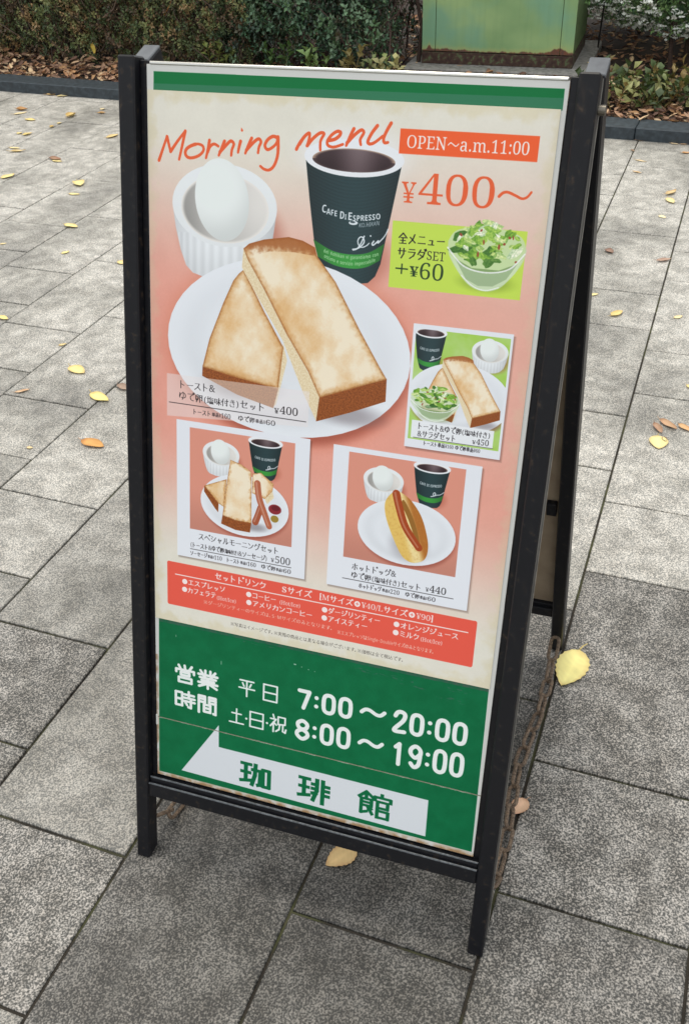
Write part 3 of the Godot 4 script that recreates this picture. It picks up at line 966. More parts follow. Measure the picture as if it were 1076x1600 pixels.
# ------------------------------------------------------------------ shapes
func st_new() -> SurfaceTool:
	var s := SurfaceTool.new()
	s.begin(Mesh.PRIMITIVE_TRIANGLES)
	s.set_smooth_group(-1)
	return s

func done(s: SurfaceTool) -> ArrayMesh:
	s.generate_normals()
	return s.commit()

func tri(s: SurfaceTool, p: Vector3, q: Vector3, r: Vector3, inside: Vector3) -> void:
	if (q - p).cross(r - p).dot((p + q + r) / 3.0 - inside) > 0:
		var t := q
		q = r
		r = t
	for v in [p, q, r]: s.add_vertex(v)

func quad(s: SurfaceTool, a: Vector3, b: Vector3, c: Vector3, d: Vector3, inside: Vector3) -> void:
	tri(s, a, b, c, inside)
	tri(s, a, c, d, inside)

# a box with chamfered edges; warp may bend its corners
func bev(s: SurfaceTool, lo: Vector3, hi: Vector3, r: float, warp: Variant = null) -> void:
	var mid := (lo + hi) * .5
	var half := (hi - lo) * .5
	var w := func(v: Vector3) -> Vector3: return warp.call(v) if warp != null else v
	var P := func(sx: float, sy: float, sz: float, axis: int) -> Vector3:
		var v := Vector3(sx * (half.x - r), sy * (half.y - r), sz * (half.z - r))
		v[axis] = [sx, sy, sz][axis] * half[axis]
		return w.call(mid + v)
	var c: Vector3 = w.call(mid)
	for k in [-1.0, 1.0]:
		quad(s, P.call(k, -1.0, -1.0, 0), P.call(k, 1.0, -1.0, 0), P.call(k, 1.0, 1.0, 0), P.call(k, -1.0, 1.0, 0), c)
		quad(s, P.call(-1.0, k, -1.0, 1), P.call(1.0, k, -1.0, 1), P.call(1.0, k, 1.0, 1), P.call(-1.0, k, 1.0, 1), c)
		quad(s, P.call(-1.0, -1.0, k, 2), P.call(1.0, -1.0, k, 2), P.call(1.0, 1.0, k, 2), P.call(-1.0, 1.0, k, 2), c)
	for i in [-1.0, 1.0]:
		for j in [-1.0, 1.0]:
			quad(s, P.call(i, j, -1.0, 0), P.call(i, j, 1.0, 0), P.call(i, j, 1.0, 1), P.call(i, j, -1.0, 1), c)
			quad(s, P.call(i, -1.0, j, 0), P.call(i, 1.0, j, 0), P.call(i, 1.0, j, 2), P.call(i, -1.0, j, 2), c)
			quad(s, P.call(-1.0, i, j, 1), P.call(1.0, i, j, 1), P.call(1.0, i, j, 2), P.call(-1.0, i, j, 2), c)
			for k in [-1.0, 1.0]:
				tri(s, P.call(i, j, k, 0), P.call(i, j, k, 1), P.call(i, j, k, 2), c)

func box_mesh(lo: Vector3, hi: Vector3, r: float, warp: Variant = null) -> ArrayMesh:
	var s := st_new()
	bev(s, lo, hi, r, warp)
	return done(s)

# a printed sheet: front face carries the whole picture between uv0 and uv1
func sheet(a0: float, b0: float, a1: float, b1: float, c: float, thick: float, uv0 := Vector2.ZERO, uv1 := Vector2.ONE) -> ArrayMesh:
	var s := st_new()
	var e := uv0.lerp(uv1, .002)
	var put := func(p: Vector3, uv: Vector2) -> void:
		s.set_uv(uv)
		s.add_vertex(p)
	var tl := Vector3(a0, b1, c)
	var tr := Vector3(a1, b1, c)
	var br := Vector3(a1, b0, c)
	var bl := Vector3(a0, b0, c)
	var back := Vector3(0, 0, -thick)
	for q in [[tl, uv0], [tr, Vector2(uv1.x, uv0.y)], [br, uv1], [tl, uv0], [br, uv1], [bl, Vector2(uv0.x, uv1.y)]]: put.call(q[0], q[1])
	for q in [[tl, tr], [tr, br], [br, bl], [bl, tl]]:
		for v in [q[0], q[0] + back, q[1] + back, q[0], q[1] + back, q[1]]: put.call(v, e)
	for v in [tl + back, br + back, tr + back, tl + back, bl + back, br + back]: put.call(v, e)
	return done(s)

func tube(s: SurfaceTool, path: PackedVector3Array, r0: float, r1: float, sides := 6) -> void:
	var up := Vector3.UP
	var rings := []
	for i in path.size():
		var d := (path[mini(i + 1, path.size() - 1)] - path[maxi(i - 1, 0)]).normalized()
		var x := d.cross(up if absf(d.y) < .9 else Vector3.RIGHT).normalized()
		var y := x.cross(d)
		var r := lerpf(r0, r1, i / float(path.size() - 1))
		var ring_ := []
		for k in sides: ring_.append(path[i] + (x * cos(TAU * k / sides) + y * sin(TAU * k / sides)) * r)
		rings.append(ring_)
	for i in path.size() - 1:
		var m := (path[i] + path[i + 1]) * .5
		for k in sides:
			var l := (k + 1) % sides
			quad(s, rings[i][k], rings[i][l], rings[i + 1][l], rings[i + 1][k], m)

# one leaf lying along +z, with teeth, a bent midrib and a cupped blade
func leaf_mesh(length: float, ratio: float, curl: float, col: Color, salt: int, teeth := 0.0) -> ArrayMesh:
	var r := RandomNumberGenerator.new()
	r.seed = salt
	var s := SurfaceTool.new()
	s.begin(Mesh.PRIMITIVE_TRIANGLES)
	s.set_smooth_group(0)
	var n := 16 if teeth > 0 else 10
	var m := 6
	var grid := []
	var lean := r.randf_range(-.12, .12)
	var spot := r.randf() * 50.0
	for i in n + 1:
		var t := i / float(n)
		var half := length * ratio * .5 * pow(sin(PI * pow(t, .8)), .75) * (1.0 if t < .999 else 0.0)
		if teeth > 0 and i % 2 == 1: half *= 1.0 + teeth
		half = maxf(half, length * .006)
		var row := []
		for j in m + 1:
			var u := j / float(m) * 2.0 - 1.0
			var ang := u * curl * 1.5
			var x := half * (sin(ang) / (curl * 1.5) if curl > .02 else u)
			var y := half * (1.0 - cos(ang)) / maxf(curl * 1.5, .05) + length * .25 * curl * pow(absf(t - .5) * 2.0, 2.0) * .5
			y += length * .02 * sin(t * 9.0 + u * 3.0 + spot) * (.3 + curl)
			var v := Vector3(x + lean * length * t * (1.0 - t), y, (t - .5) * length)
			var rib := exp(-absf(u) * 9.0) * .12 + maxf(0.0, sin((t * 9.0 - absf(u) * 1.6) * PI * 2.0)) * .05
			var blot := fn.get_noise_3d(v.x * 600.0 + spot * 10.0, 0, v.z * 600.0) * .35
			var k := 1.0 + rib + blot * .4
			var c := Color(col.r * k, col.g * (k - maxf(0, blot) * .25), col.b * k)
			var rim_ := smoothstep(.62, 1.0, maxf(absf(u), absf(t * 2.0 - 1.0)) + blot * .9)
			c = c.lerp(Color(col.r * .62, col.g * .46, col.b * .4), rim_ * .55)
			row.append([v, c])
		grid.append(row)
	var low := 1e9
	for row in grid:
		for q in row: low = minf(low, q[0].y)
	for i in n:
		for j in m:
			for q in [grid[i][j], grid[i + 1][j], grid[i + 1][j + 1], grid[i][j], grid[i + 1][j + 1], grid[i][j + 1]]:
				s.set_color(q[1])
				s.add_vertex(q[0] - Vector3(0, low, 0))
	# stalk
	var base: Vector3 = grid[0][m / 2][0] - Vector3(0, low, 0)
	var p := PackedVector3Array([base, base + Vector3(length * .03, .002, -length * .1), base + Vector3(length * .08, .001, -length * .2)])
	s.set_smooth_group(-1)
	s.set_color(Color(col.r * .7, col.g * .6, col.b * .5))
	tube(s, p, length * .014, length * .008, 4)
	s.generate_normals()
	return s.commit()

func blade(s: SurfaceTool, xf: Transform3D, l: float, w: float, fold: float, shade := 1.0) -> void:
	s.set_color(Color(shade, shade, shade))
	var b := xf * Vector3.ZERO
	var t := xf * Vector3(0, -l * .12, l)
	var m := xf * Vector3(0, 0, l * .5)
	var a := xf * Vector3(-w * .5, fold * w, l * .45)
	var c := xf * Vector3(w * .5, fold * w, l * .45)
	for v in [b, m, a, a, m, t, b, c, m, m, c, t]: s.add_vertex(v)

func sprig(leaves: int, l: float, w: float, salt: int, stem := true) -> ArrayMesh:
	var r := RandomNumberGenerator.new()
	r.seed = salt
	var s := st_new()
	var h := l * 1.6
	for i in leaves:
		var t := i / float(maxi(leaves - 1, 1))
		var xf := Transform3D(Basis(Vector3.UP, i * 2.4 + r.randf()) * Basis(Vector3.RIGHT, -lerpf(.1, 1.0, t) + r.randf_range(-.3, .3)), Vector3(0, t * h, 0))
		blade(s, xf, l * r.randf_range(.75, 1.15), w * r.randf_range(.8, 1.15), r.randf_range(.1, .3), r.randf_range(.75, 1.2))
	if stem:
		s.set_color(Color(.55, .4, .3))
		tube(s, PackedVector3Array([Vector3(0, -h * .5, 0), Vector3(0, h, 0)]), l * .05, l * .03, 3)
	return done(s)

func link_mesh(l: float, w: float, r: float) -> ArrayMesh:   # stadium loop along z
	var s := st_new()
	var path := PackedVector3Array()
	var n := 20
	var st := (l - w) * .5
	for i in n + 1:
		var a := TAU * i / n + .0001
		path.append(Vector3(cos(a) * (w * .5 - r), 0, sin(a) * (w * .5 - r) + (st if sin(a) > 0 else -st)))
	s.set_smooth_group(0)
	tube(s, path, r, r, 7)
	return done(s)

# ------------------------------------------------------------------ the scene
var kerb_dir := Vector3(1, 0, .0257).normalized()
func kerb_z(x: float) -> float: return -5.4175 + (x + .6175) * .0257

func sees(p: Vector3, margin := 1.08) -> bool:
	var v := cam.transform.affine_inverse() * p
	if v.z > -.05: return false
	var t := tan(deg_to_rad(FOV * .5))
	return absf(v.x / -v.z) < t * 688.0 / 1024.0 * margin and absf(v.y / -v.z) < t * margin

func _ready() -> void:
	rng.seed = 11
	fn.seed = 4
	fn.frequency = .05
	fn.fractal_octaves = 3
	fn2.seed = 8
	fn2.frequency = .02
	fn2.fractal_octaves = 4
	# camera, sky, sun, exposure
	cam = Camera3D.new()
	cam.name = "camera"
	cam.position = Vector3(0, EYE, 0)
	cam.rotation_order = EULER_ORDER_YXZ
	cam.rotation_degrees = Vector3(PITCH, YAW, ROLL)
	cam.fov = FOV
	cam.near = .05
	cam.far = 400
	cam.current = true
	add_child(cam)
	var env := Environment.new()
	env.background_mode = Environment.BG_SKY
	var sky := Sky.new()
	var sm := ProceduralSkyMaterial.new()
	sm.sky_top_color = Color(.97, .985, 1.0)
	sm.sky_horizon_color = Color(.83, .83, .83)
	sm.sky_curve = .35
	sm.ground_horizon_color = Color(.6, .6, .58)
	sm.ground_bottom_color = Color(.4, .4, .38)
	sky.sky_material = sm
	env.sky = sky
	env.tonemap_mode = Environment.TONE_MAPPER_LINEAR
	env.tonemap_exposure = 1.36
	env.sdfgi_enabled = true
	env.ssao_enabled = true
	env.ssil_enabled = true
	var we := WorldEnvironment.new()
	we.name = "environment"
	we.environment = env
	add_child(we)
	var sun := DirectionalLight3D.new()
	sun.name = "sun"
	sun.light_energy = .36
	sun.light_color = Color(1, .97, .92)
	sun.light_angular_distance = 24
	sun.shadow_enabled = true
	sun.look_at_from_position(Vector3(-.7, 4.0, -.9), Vector3.ZERO)
	add_child(sun)
	build_ground()
	build_cabinet()
	build_plants()
	build_board()
	build_leaves()

# ---- paving, kerb, bed
const ROWS := [-3.6208, -3.2947, -2.9578, -2.6289, -2.3098, -1.994, -1.6813, -1.3735, -1.0705, -.764, -.4495, -.1372]

func slab(x0: float, x1: float, z0: float, z1: float, s: SurfaceTool) -> void:
	var g := .0028
	var c := .002
	var jy := rng.randf_range(-.0012, .0006)
	var tilt := Vector2(rng.randf_range(-.003, .003), rng.randf_range(-.003, .003))
	var off := Vector2(rng.randf(), rng.randf())
	var turn := rng.randi() % 4
	var mid := Vector3((x0 + x1) * .5, -.04, (z0 + z1) * .5)
	x0 += g
	x1 -= g
	z0 += g
	z1 -= g
	var at := func(x: float, z: float, y: float) -> Vector3:
		return Vector3(x, y + jy + (x - mid.x) * tilt.x + (z - mid.z) * tilt.y if y > -.02 else y, z)
	var t := [at.call(x0 + c, z0 + c, 0.0), at.call(x1 - c, z0 + c, 0.0), at.call(x1 - c, z1 - c, 0.0), at.call(x0 + c, z1 - c, 0.0)]
	var e := [at.call(x0, z0, -c), at.call(x1, z0, -c), at.call(x1, z1, -c), at.call(x0, z1, -c)]
	var b := [at.call(x0, z0, -.04), at.call(x1, z0, -.04), at.call(x1, z1, -.04), at.call(x0, z1, -.04)]
	var put := func(p: Vector3, q: Vector3, r: Vector3) -> void:
		if (q - p).cross(r - p).dot(p - mid) > 0:
			var k := q
			q = r
			r = k
		for v in [p, q, r]:
			var uv := Vector2(v.x, v.z) / .62
			for i in turn: uv = Vector2(-uv.y, uv.x)
			s.set_uv(uv + off)
			s.set_uv2(Vector2(v.x, v.z) / 2.3)
			s.add_vertex(v)
	put.call(t[0], t[1], t[2])
	put.call(t[0], t[2], t[3])
	for i in 4:
		var j := (i + 1) % 4
		put.call(t[i], t[j], e[j])
		put.call(t[i], e[j], e[i])
		put.call(e[i], e[j], b[j])
		put.call(e[i], b[j], b[i])

func build_ground() -> void:
	var g := structure("ground", "dull brown soil stretching to the horizon")
	var soil := worn(Color.WHITE, .02, 2, [0.0, Color(.13, .1, .075), .5, Color(.2, .155, .115), 1.0, Color(.27, .22, .17)], .95, 1.3)
	var pm := PlaneMesh.new()
	pm.size = Vector2(160, 160)
	part("soil_sheet", pm, soil, g, Transform3D(Basis.IDENTITY, Vector3(0, -.06, -20)))
	# paving
	var pave := structure("pavement", "grey speckled granite slabs laid in staggered rows with narrow dark joints")
	var fleck := granite(66.0, 110.0, 150.0, 190.0, 0)
	var pale_granite := granite(128.0, 166.0, 196.0, 222.0, 40)  # paler low-contrast granite, picked where the painted light is brightest
	var stain := noise_tex(.006, 17, [0.0, Color(.76, .76, .76), .36, Color(.89, .89, .885), .55, Color(1, 1, 1), 1.0, Color(1, 1, 1)], 512, 5)
	var tones := []
	for q in [[fleck, .74], [fleck, .84], [fleck, .95], [pale_granite, .81], [pale_granite, .91], [pale_granite, .96], [pale_granite, 1.0]]:
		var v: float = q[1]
		var m := mat(Color(v, v * .994, v * (.98 if v > .8 and q[0] == pale_granite else .995)), .55)
		m.albedo_texture = q[0][0]
		m.heightmap_enabled = true
		m.heightmap_texture = q[0][1]
		m.heightmap_scale = .03
		m.metallic_specular = .5
		m.detail_enabled = true
		m.detail_blend_mode = BaseMaterial3D.BLEND_MODE_MUL
		m.detail_albedo = stain
		m.detail_uv_layer = BaseMaterial3D.DETAIL_UV_2
		tones.append(m)
	var joint := worn(Color.WHITE, .014, 6, [0.0, Color(.14, .128, .11), .45, Color(.22, .2, .17), .58, Color(.25, .245, .18), .72, Color(.29, .3, .19), 1.0, Color(.38, .36, .29)], .95, .8)
	var jp := PlaneMesh.new()
	jp.size = Vector2(13, 9.6)
	part("joint_filling", jp, joint, pave, Transform3D(Basis.IDENTITY, Vector3(-1.5, -.0058, -.78)))
	var xs := []
	for i in 9: xs.append(-3.6208 - .33 * (9 - i))
	xs.append_array(ROWS)
	for i in 14: xs.append(-.1372 + .312 * (i + 1))
	var rest := st_new()
	for r in xs.size() - 1:
		var x0: float = xs[r]
		var x1: float = xs[r + 1]
		var k := r - 9 - 7        # rows counted from the one whose joints were measured first
		var z := -.978 + (.445 if posmod(k, 2) == 1 else 0.0) + .89 * 5
		var limit := kerb_z(x0) - .07
		while z > limit:
			for l in [.297, .593]:
				var z1 := z
				var z0: float = maxf(z - l, limit)
				z -= l
				if z1 - z0 < .02: continue
				var near := false
				for p in [Vector3(x0, 0, z0), Vector3(x1, 0, z0), Vector3(x0, 0, z1), Vector3(x1, 0, z1), Vector3((x0 + x1) * .5, 0, (z0 + z1) * .5)]:
					if sees(p): near = true
				if near:
					var s := st_new()
					slab(x0, x1, z0, z1, s)
					var painted_falloff := lerpf(1.8, 6.3, smoothstep(.5, 3.1, -(z0 + z1) * .5)) + rng.randf_range(-.8, .8)   # light fading toward the viewer is painted into slab tone, plus random spread
					if x0 > -.8 and z1 > -1.7: painted_falloff -= 1.7 if x0 < -.2 else 1.3  # slabs around the board set darker still
					part("paving_slab", done(s), tones[clampi(roundi(painted_falloff), 0, 6)], pave)
				elif z0 > -6 and z1 < 3.6:
					slab(x0, x1, z0, z1, rest)
	var o := part("paving_slabs_around", done(rest), tones[4], pave)
	o.set_meta("kind", "stuff")
	# kerb of long slate blocks
	var kerb := structure("kerb", "low dark slate kerb between the paving and the planted bed")
	var slate := worn(Color.WHITE, .03, 12, [0.0, Color(.135, .165, .185), .5, Color(.19, .228, .255), 1.0, Color(.26, .3, .325)], .5, 1.6)
	var turn := Basis(Vector3.UP, -atan(.0257))
	for i in 6:
		var x := -.472 + 2.1 * (i - 4)
		part("kerb_stone", box_mesh(Vector3(.0015, -.055, -.178), Vector3(2.0985 / cos(atan(.0257)), .062 + rng.randf_range(-.001, .001), 0), .004), slate, kerb, Transform3D(turn, Vector3(x, 0, kerb_z(x))))
	# bed with litter
	var bed := structure("planting_bed", "brown soil bed under the hedge, covered in dry fallen leaves")
	var s := SurfaceTool.new()
	s.begin(Mesh.PRIMITIVE_TRIANGLES)
	var nx := 70
	var nz := 26
	var at := func(i: int, j: int) -> Vector3:
		var x := lerpf(-9.0, 5.0, i / float(nx))
		var d := lerpf(.16, 5.0, pow(j / float(nz), 1.6))
		return Vector3(x, .03 + .012 * fn.get_noise_2d(x * 60.0, d * 60.0) + .02 * smoothstep(.1, .6, d), kerb_z(x) - d)
	for i in nx:
		for j in nz:
			for q in [at.call(i, j), at.call(i, j + 1), at.call(i + 1, j + 1), at.call(i, j), at.call(i + 1, j + 1), at.call(i + 1, j)]:
				s.add_vertex(q)
	s.index()
	s.generate_normals()
	part("soil", s.commit(), soil, bed)
	var list := []
	var tints := PackedColorArray()
	var pal := ["b08e72", "94735c", "c9ab88", "7a5a48", "bf966a", "8a6c58", "d8bf98", "a67c58", "6a4e40"]
	for i in 9500:
		var x := rng.randf_range(-6.5, 2.2)
		var d := .17 + pow(rng.randf(), 1.35) * 2.6
		if i < 2600: d = rng.randf_range(.17, .75)
		var p := Vector3(x, .038 + .02 * smoothstep(.1, .6, d) + rng.randf() * rng.randf() * .05, kerb_z(x) - d)
		var b := Basis.from_euler(Vector3(rng.randf_range(-.5, .5), rng.randf() * TAU, rng.randf_range(-.6, .6))).scaled(Vector3.ONE * rng.randf_range(.6, 1.25))
		list.append(Transform3D(b, p))
		tints.append(lin(pal[rng.randi() % pal.size()], rng.randf_range(.7, 1.15)))
	many("leaf_litter", leaf_mesh(.055, .5, .6, Color.WHITE, 77), tinted(.8), bed, list, tints)

# ---- green cabinet
func build_cabinet() -> void:
	var turn := Basis(Vector3.UP, deg_to_rad(3.0))
	var at := Vector3(-1.9154, 0, -6.409)
	var pl := thing("cabinet_base", "weathered concrete plinth under the green cabinet", "plinth", at)
	pl.basis = turn
	part("plinth_block", box_mesh(Vector3(-.09, -.06, -.86), Vector3(1.03, .1, .13), .008), worn(Color.WHITE, .03, 21, [0.0, Color(.42, .41, .39), .5, Color(.55, .54, .52), 1.0, Color(.66, .65, .62)], .9, 1.5), pl)
	var cb := thing("utility_cabinet", "pale green metal cabinet with rust along its lower edge", "cabinet", at + Vector3(0, .1, 0))
	cb.basis = turn
	var n := 512
	var im := Image.create(n, n, false, Image.FORMAT_RGB8)
	for y in n:
		for x in n:
			var u := x / 512.0 * .934
			var v := (1.0 - y / 512.0) * 1.12
			var m := fn2.get_noise_2d(u * 80.0, v * 110.0)
			var c := Color("84a670").lerp(Color("9dba7e"), clampf(.5 + m * 1.3, 0, 1)).lerp(Color("7ba98a"), clampf(fn2.get_noise_2d(u * 90.0 + 300.0, v * 90.0) * 1.9, 0, .85))
			var streak := clampf(fn.get_noise_2d(u * 420.0, v * 30.0) * .3, 0, .06)
			c = c.lerp(Color("5d7f58"), streak)
			var edge := .006 + .014 * maxf(0.0, fn.get_noise_2d(u * 140.0, 3.0) + .25) + .006 * fn.get_noise_2d(u * 700.0, 9.0)
			edge += .025 * exp(-pow((u - .05) / .012, 2)) + .03 * exp(-pow((u - .85) / .05, 2))
			var rust := 1.0 - smoothstep(edge - .006, edge + .004, v)
			c = c.lerp(Color("b9b26c"), (1.0 - smoothstep(edge, edge + .03, v)) * .45)
			c = c.lerp(Color("5b4038").lerp(Color("7a4a33"), clampf(.5 + fn.get_noise_2d(u * 900.0, v * 900.0), 0, 1)), rust)
			im.set_pixel(x, y, c)
	var paint := mat(Color.WHITE, .5)
	paint.albedo_texture = ImageTexture.create_from_image(im)
	var plain := worn(Color.WHITE, .02, 33, [0.0, Color(.34, .42, .26), .5, Color(.4, .49, .31), 1.0, Color(.46, .53, .34)], .55, 1.2)
	var rusty := worn(Color.WHITE, .02, 34, [0.0, Color(.17, .11, .09), .45, Color(.27, .19, .155), .62, Color(.3, .23, .18), .7, Color(.33, .36, .24), 1.0, Color(.36, .42, .28)], .8, 2.2)
	part("base_skirt", box_mesh(Vector3(.004, 0, -.7), Vector3(.934, .068, 0), .003), rusty, cb)
	part("cabinet_body", box_mesh(Vector3(.006, .0745, -.697), Vector3(.932, 1.19, -.012), .004), plain, cb)
	part("roof", box_mesh(Vector3(-.02, 1.19, -.72), Vector3(.955, 1.225, .03), .006), plain, cb)
	for q in [[.006, .0875], [.0915, .850], [.854, .932]]:
		var s := sheet(q[0], .0745, q[1], 1.185, 0.0, .0118, Vector2(q[0] / .934, 1.0 - 1.1105 / 1.12), Vector2(q[1] / .934, 1.0))
		part("front_panel", s, paint, cb)
	var r2 := thing("marker_stake", "thin dark metal stake standing behind the right corner of the green cabinet", "stake", Vector3(-.93, .04, -7.1))
	var ss := st_new()
	tube(ss, PackedVector3Array([Vector3(0, -.05, 0), Vector3(.012, .35, -.01), Vector3(.02, .75, -.01)]), .006, .005, 6)
	part("rod", done(ss), mat(Color(.16, .14, .13), .7), r2)

# ---- plants
func cloud_of(n: int, pick: Callable, pal: Array, size: float, out: Array, tints: PackedColorArray) -> void:
	var i := 0
	var tries := 0
	while i < n and tries < n * 6:
		tries += 1
		var p: Variant = pick.call()
		if p == null: continue
		var clump := fn.get_noise_3d(p.x * 90.0, p.y * 90.0, p.z * 90.0)
		var b := Basis.from_euler(Vector3(rng.randf_range(-.2, 1.5), rng.randf_range(-1.6, 1.6), rng.randf_range(-.9, .9))).scaled(Vector3.ONE * size * rng.randf_range(.75, 1.25))
		out.append(Transform3D(b, p))
		var k := clampi(int((clump * 1.1 + .5 + rng.randf_range(-.3, .3)) * pal.size()), 0, pal.size() - 1)
		tints.append(lin(pal[k], rng.randf_range(.75, 1.25)))
		i += 1

func twigs(parent: Node, count: int, pick: Callable, len0: float, col: Color) -> void:
	var s := st_new()
	tube(s, PackedVector3Array([Vector3.ZERO, Vector3(.06, .5, .03), Vector3(-.04, 1, .02)]), .022, .01, 4)
	var list := []
	var tints := PackedColorArray()
	for i in count:
		var p: Variant = pick.call()
		if p == null: continue
		var b := Basis.from_euler(Vector3(rng.randf_range(-.7, .9), rng.randf() * TAU, rng.randf_range(-.7, .7))) * Basis.from_scale(Vector3.ONE * len0 * rng.randf_range(.6, 1.4))
		list.append(Transform3D(b, p))
		tints.append(Color(col.r, col.g, col.b) * rng.randf_range(.6, 1.4))
	many("twigs", done(s), tinted(.85), parent, list, tints)

func stems(parent: Node, list: Array, r: float, m: Material) -> void:
	for p in list:
		var s := st_new()
		tube(s, p, r, r * .55, 7)
		part("stem", done(s), m, parent)

func build_plants() -> void:
	var bark := worn(Color.WHITE, .05, 41, [0.0, Color(.16, .12, .1), .5, Color(.26, .2, .17), 1.0, Color(.36, .3, .25)], .9, 3.0)
	var leafy := tinted(.5, Color(.3, .36, .15))
	var hz := func(x: float) -> float: return kerb_z(x) - .6
	# clipped hedge
	var hedge := thing("clipped_hedge", "long clipped hedge of tiny dull green leaves left of the board", "hedge", Vector3(-5, .04, kerb_z(-5) - .9))
	var base := hedge.position
	var out := []
	var tints := PackedColorArray()
	var pick := func() -> Variant:
		var x := rng.randf_range(-7.2, -2.95)
		var y := .03 + pow(rng.randf(), .9) * .92
		var d := pow(rng.randf(), 1.7) * .62
		if rng.randf() < .2:
			y = .95 - rng.randf() * rng.randf() * .12
			d = rng.randf() * .65
		var f := .07 * fn.get_noise_2d(x * 45.0, y * 45.0) + .05 * fn2.get_noise_2d(x * 90.0, y * 90.0)
		if y < .2 and rng.randf() > y / .2 + .12: return null
		if fn.get_noise_3d(x * 130.0, y * 130.0, d * 130.0) < -.3: return null
		return Vector3(x, y, hz.call(x) - d + f - .05 * smoothstep(.25, .0, y)) - base
	cloud_of(30000, pick, ["655340", "7a634a", "4d5a3e", "606f48", "747f52", "586844", "848c5a", "9a9a66", "a88c64"], 1.0, out, tints)
	many("foliage", sprig(6, .024, .0145, 3), leafy, hedge, out, tints)
	twigs(hedge, 2600, func() -> Variant:
		var x := rng.randf_range(-7.0, -2.95)
		return Vector3(x, rng.randf_range(.0, .75), hz.call(x) - rng.randf_range(.02, .5)) - base, .2, Color(.12, .085, .065))
	var trunk := []
	for i in 13:
		var x := -6.9 + i * .32 + rng.randf_range(-.08, .08)
		var z: float = hz.call(x) - .28 + rng.randf_range(-.1, .1)
		trunk.append(PackedVector3Array([Vector3(x, -.05, z) - base, Vector3(x + rng.randf_range(-.05, .05), .3, z) - base, Vector3(x + rng.randf_range(-.1, .1), .8, z) - base]))
	stems(hedge, trunk, .014, bark)
	# glossy shrub
	var shrub := thing("glossy_shrub", "dense shrub of larger dark glossy leaves next to the green cabinet", "shrub", Vector3(-2.3, .04, kerb_z(-2.3) - 1.05))
	var b2 := shrub.position
	out = []
	tints = PackedColorArray()
	var pick2 := func() -> Variant:
		var x := rng.randf_range(-3.2, -1.1)
		var y := .06 + pow(rng.randf(), .9) * .95
		var d := pow(rng.randf(), 1.6) * .7
		if x > -2.05: d += .62
		var f := .1 * fn.get_noise_2d(x * 40.0 + 90.0, y * 40.0)
		if y < .16 and rng.randf() > .35: return null
		if fn.get_noise_3d(x * 80.0, y * 80.0, d * 80.0) < -.22: return null
		return Vector3(x, y, hz.call(x) - .03 - d + f) - b2
	cloud_of(7600, pick2, ["34493a", "3c553f", "456348", "4b6a52", "4c4a36", "5e7f60", "527248", "749270"], 1.0, out, tints)
	var gloss := tinted(.32, Color(.22, .3, .14))
	many("foliage", sprig(5, .034, .02, 8), gloss, shrub, out, tints)
	twigs(shrub, 900, func() -> Variant:
		var x := rng.randf_range(-3.2, -1.2)
		return Vector3(x, rng.randf_range(.0, .7), hz.call(x) - rng.randf_range(.08, .7) - (.6 if x > -2.05 else 0.0)) - b2, .24, Color(.11, .07, .06))
	trunk = []
	for i in 5:
		var x := -3.0 + i * .26
		var z: float = hz.call(x) - .4
		trunk.append(PackedVector3Array([Vector3(x, -.05, z) - b2, Vector3(x + .04, .3, z + .02) - b2, Vector3(x + rng.randf_range(-.1, .1), .85, z) - b2]))
	stems(shrub, trunk, .016, bark)
	# seedlings at the foot of the shrub
	var small := sprig(5, .062, .042, 15)
	var spots := [[-3.16, .62, "yellowish", "87944e"], [-2.74, .63, "mid green", "5f7f45"], [-2.48, .62, "light green", "7f9a5a"], [-2.25, .6, "brown tinged", "8c7f4e"], [-2.09, .6, "pale olive", "98a368"], [-1.99, .58, "cream edged", "b3ad78"]]
	for q in spots:
		var sd := thing("seedling", "%s broad leaved seedling at the foot of the glossy shrub" % q[2], "seedling", Vector3(q[0], .045, kerb_z(q[0]) - q[1]), "seedlings along the shrub")
		out = []
		tints = PackedColorArray()
		for i in 7:
			out.append(Transform3D(Basis.from_euler(Vector3(rng.randf_range(-.2, .5), rng.randf() * TAU, rng.randf_range(-.4, .4))).scaled(Vector3.ONE * rng.randf_range(.6, 1.1)), Vector3(rng.randf_range(-.08, .08), rng.randf_range(0.0, .1), rng.randf_range(-.04, .05))))
			tints.append(lin(q[3], rng.randf_range(.7, 1.25)))
		many("leaves", small, leafy, sd, out, tints)
	# flowering shrubs on the right
	var defs := [
		["tall flowering shrub with masses of small white flowers at the top right corner", Vector3(-.35, .04, -7.75), Vector3(1.35, .4, .9), .46, 7000, 9000, [[-.5, -.1], [.2, .1], [.7, -.05]]],
		["smaller dark leaved shrub on two thin trunks in front of the white flowering shrub", Vector3(-.36, .04, -6.75), Vector3(.42, .3, .36), .5, 1500, 1600, [[-.09, .05], [.04, .0], [.0, -.1]]],
		["flowering shrub half outside the right edge behind the ground plants", Vector3(.75, .04, -6.9), Vector3(.6, .35, .45), .5, 1800, 1500, [[-.1, 0.0], [.15, .1]]]]
	var petal := st_new()
	for k in 5: blade(petal, Transform3D(Basis(Vector3.UP, TAU * k / 5.0) * Basis(Vector3.RIGHT, -.35), Vector3.ZERO), .011, .011, .1)
	for k in 5: blade(petal, Transform3D(Basis(Vector3.UP, TAU * k / 5.0) * Basis(Vector3.RIGHT, -.5), Vector3(.014, .004, .006)), .010, .010, .1)
	var petal_mesh := done(petal)
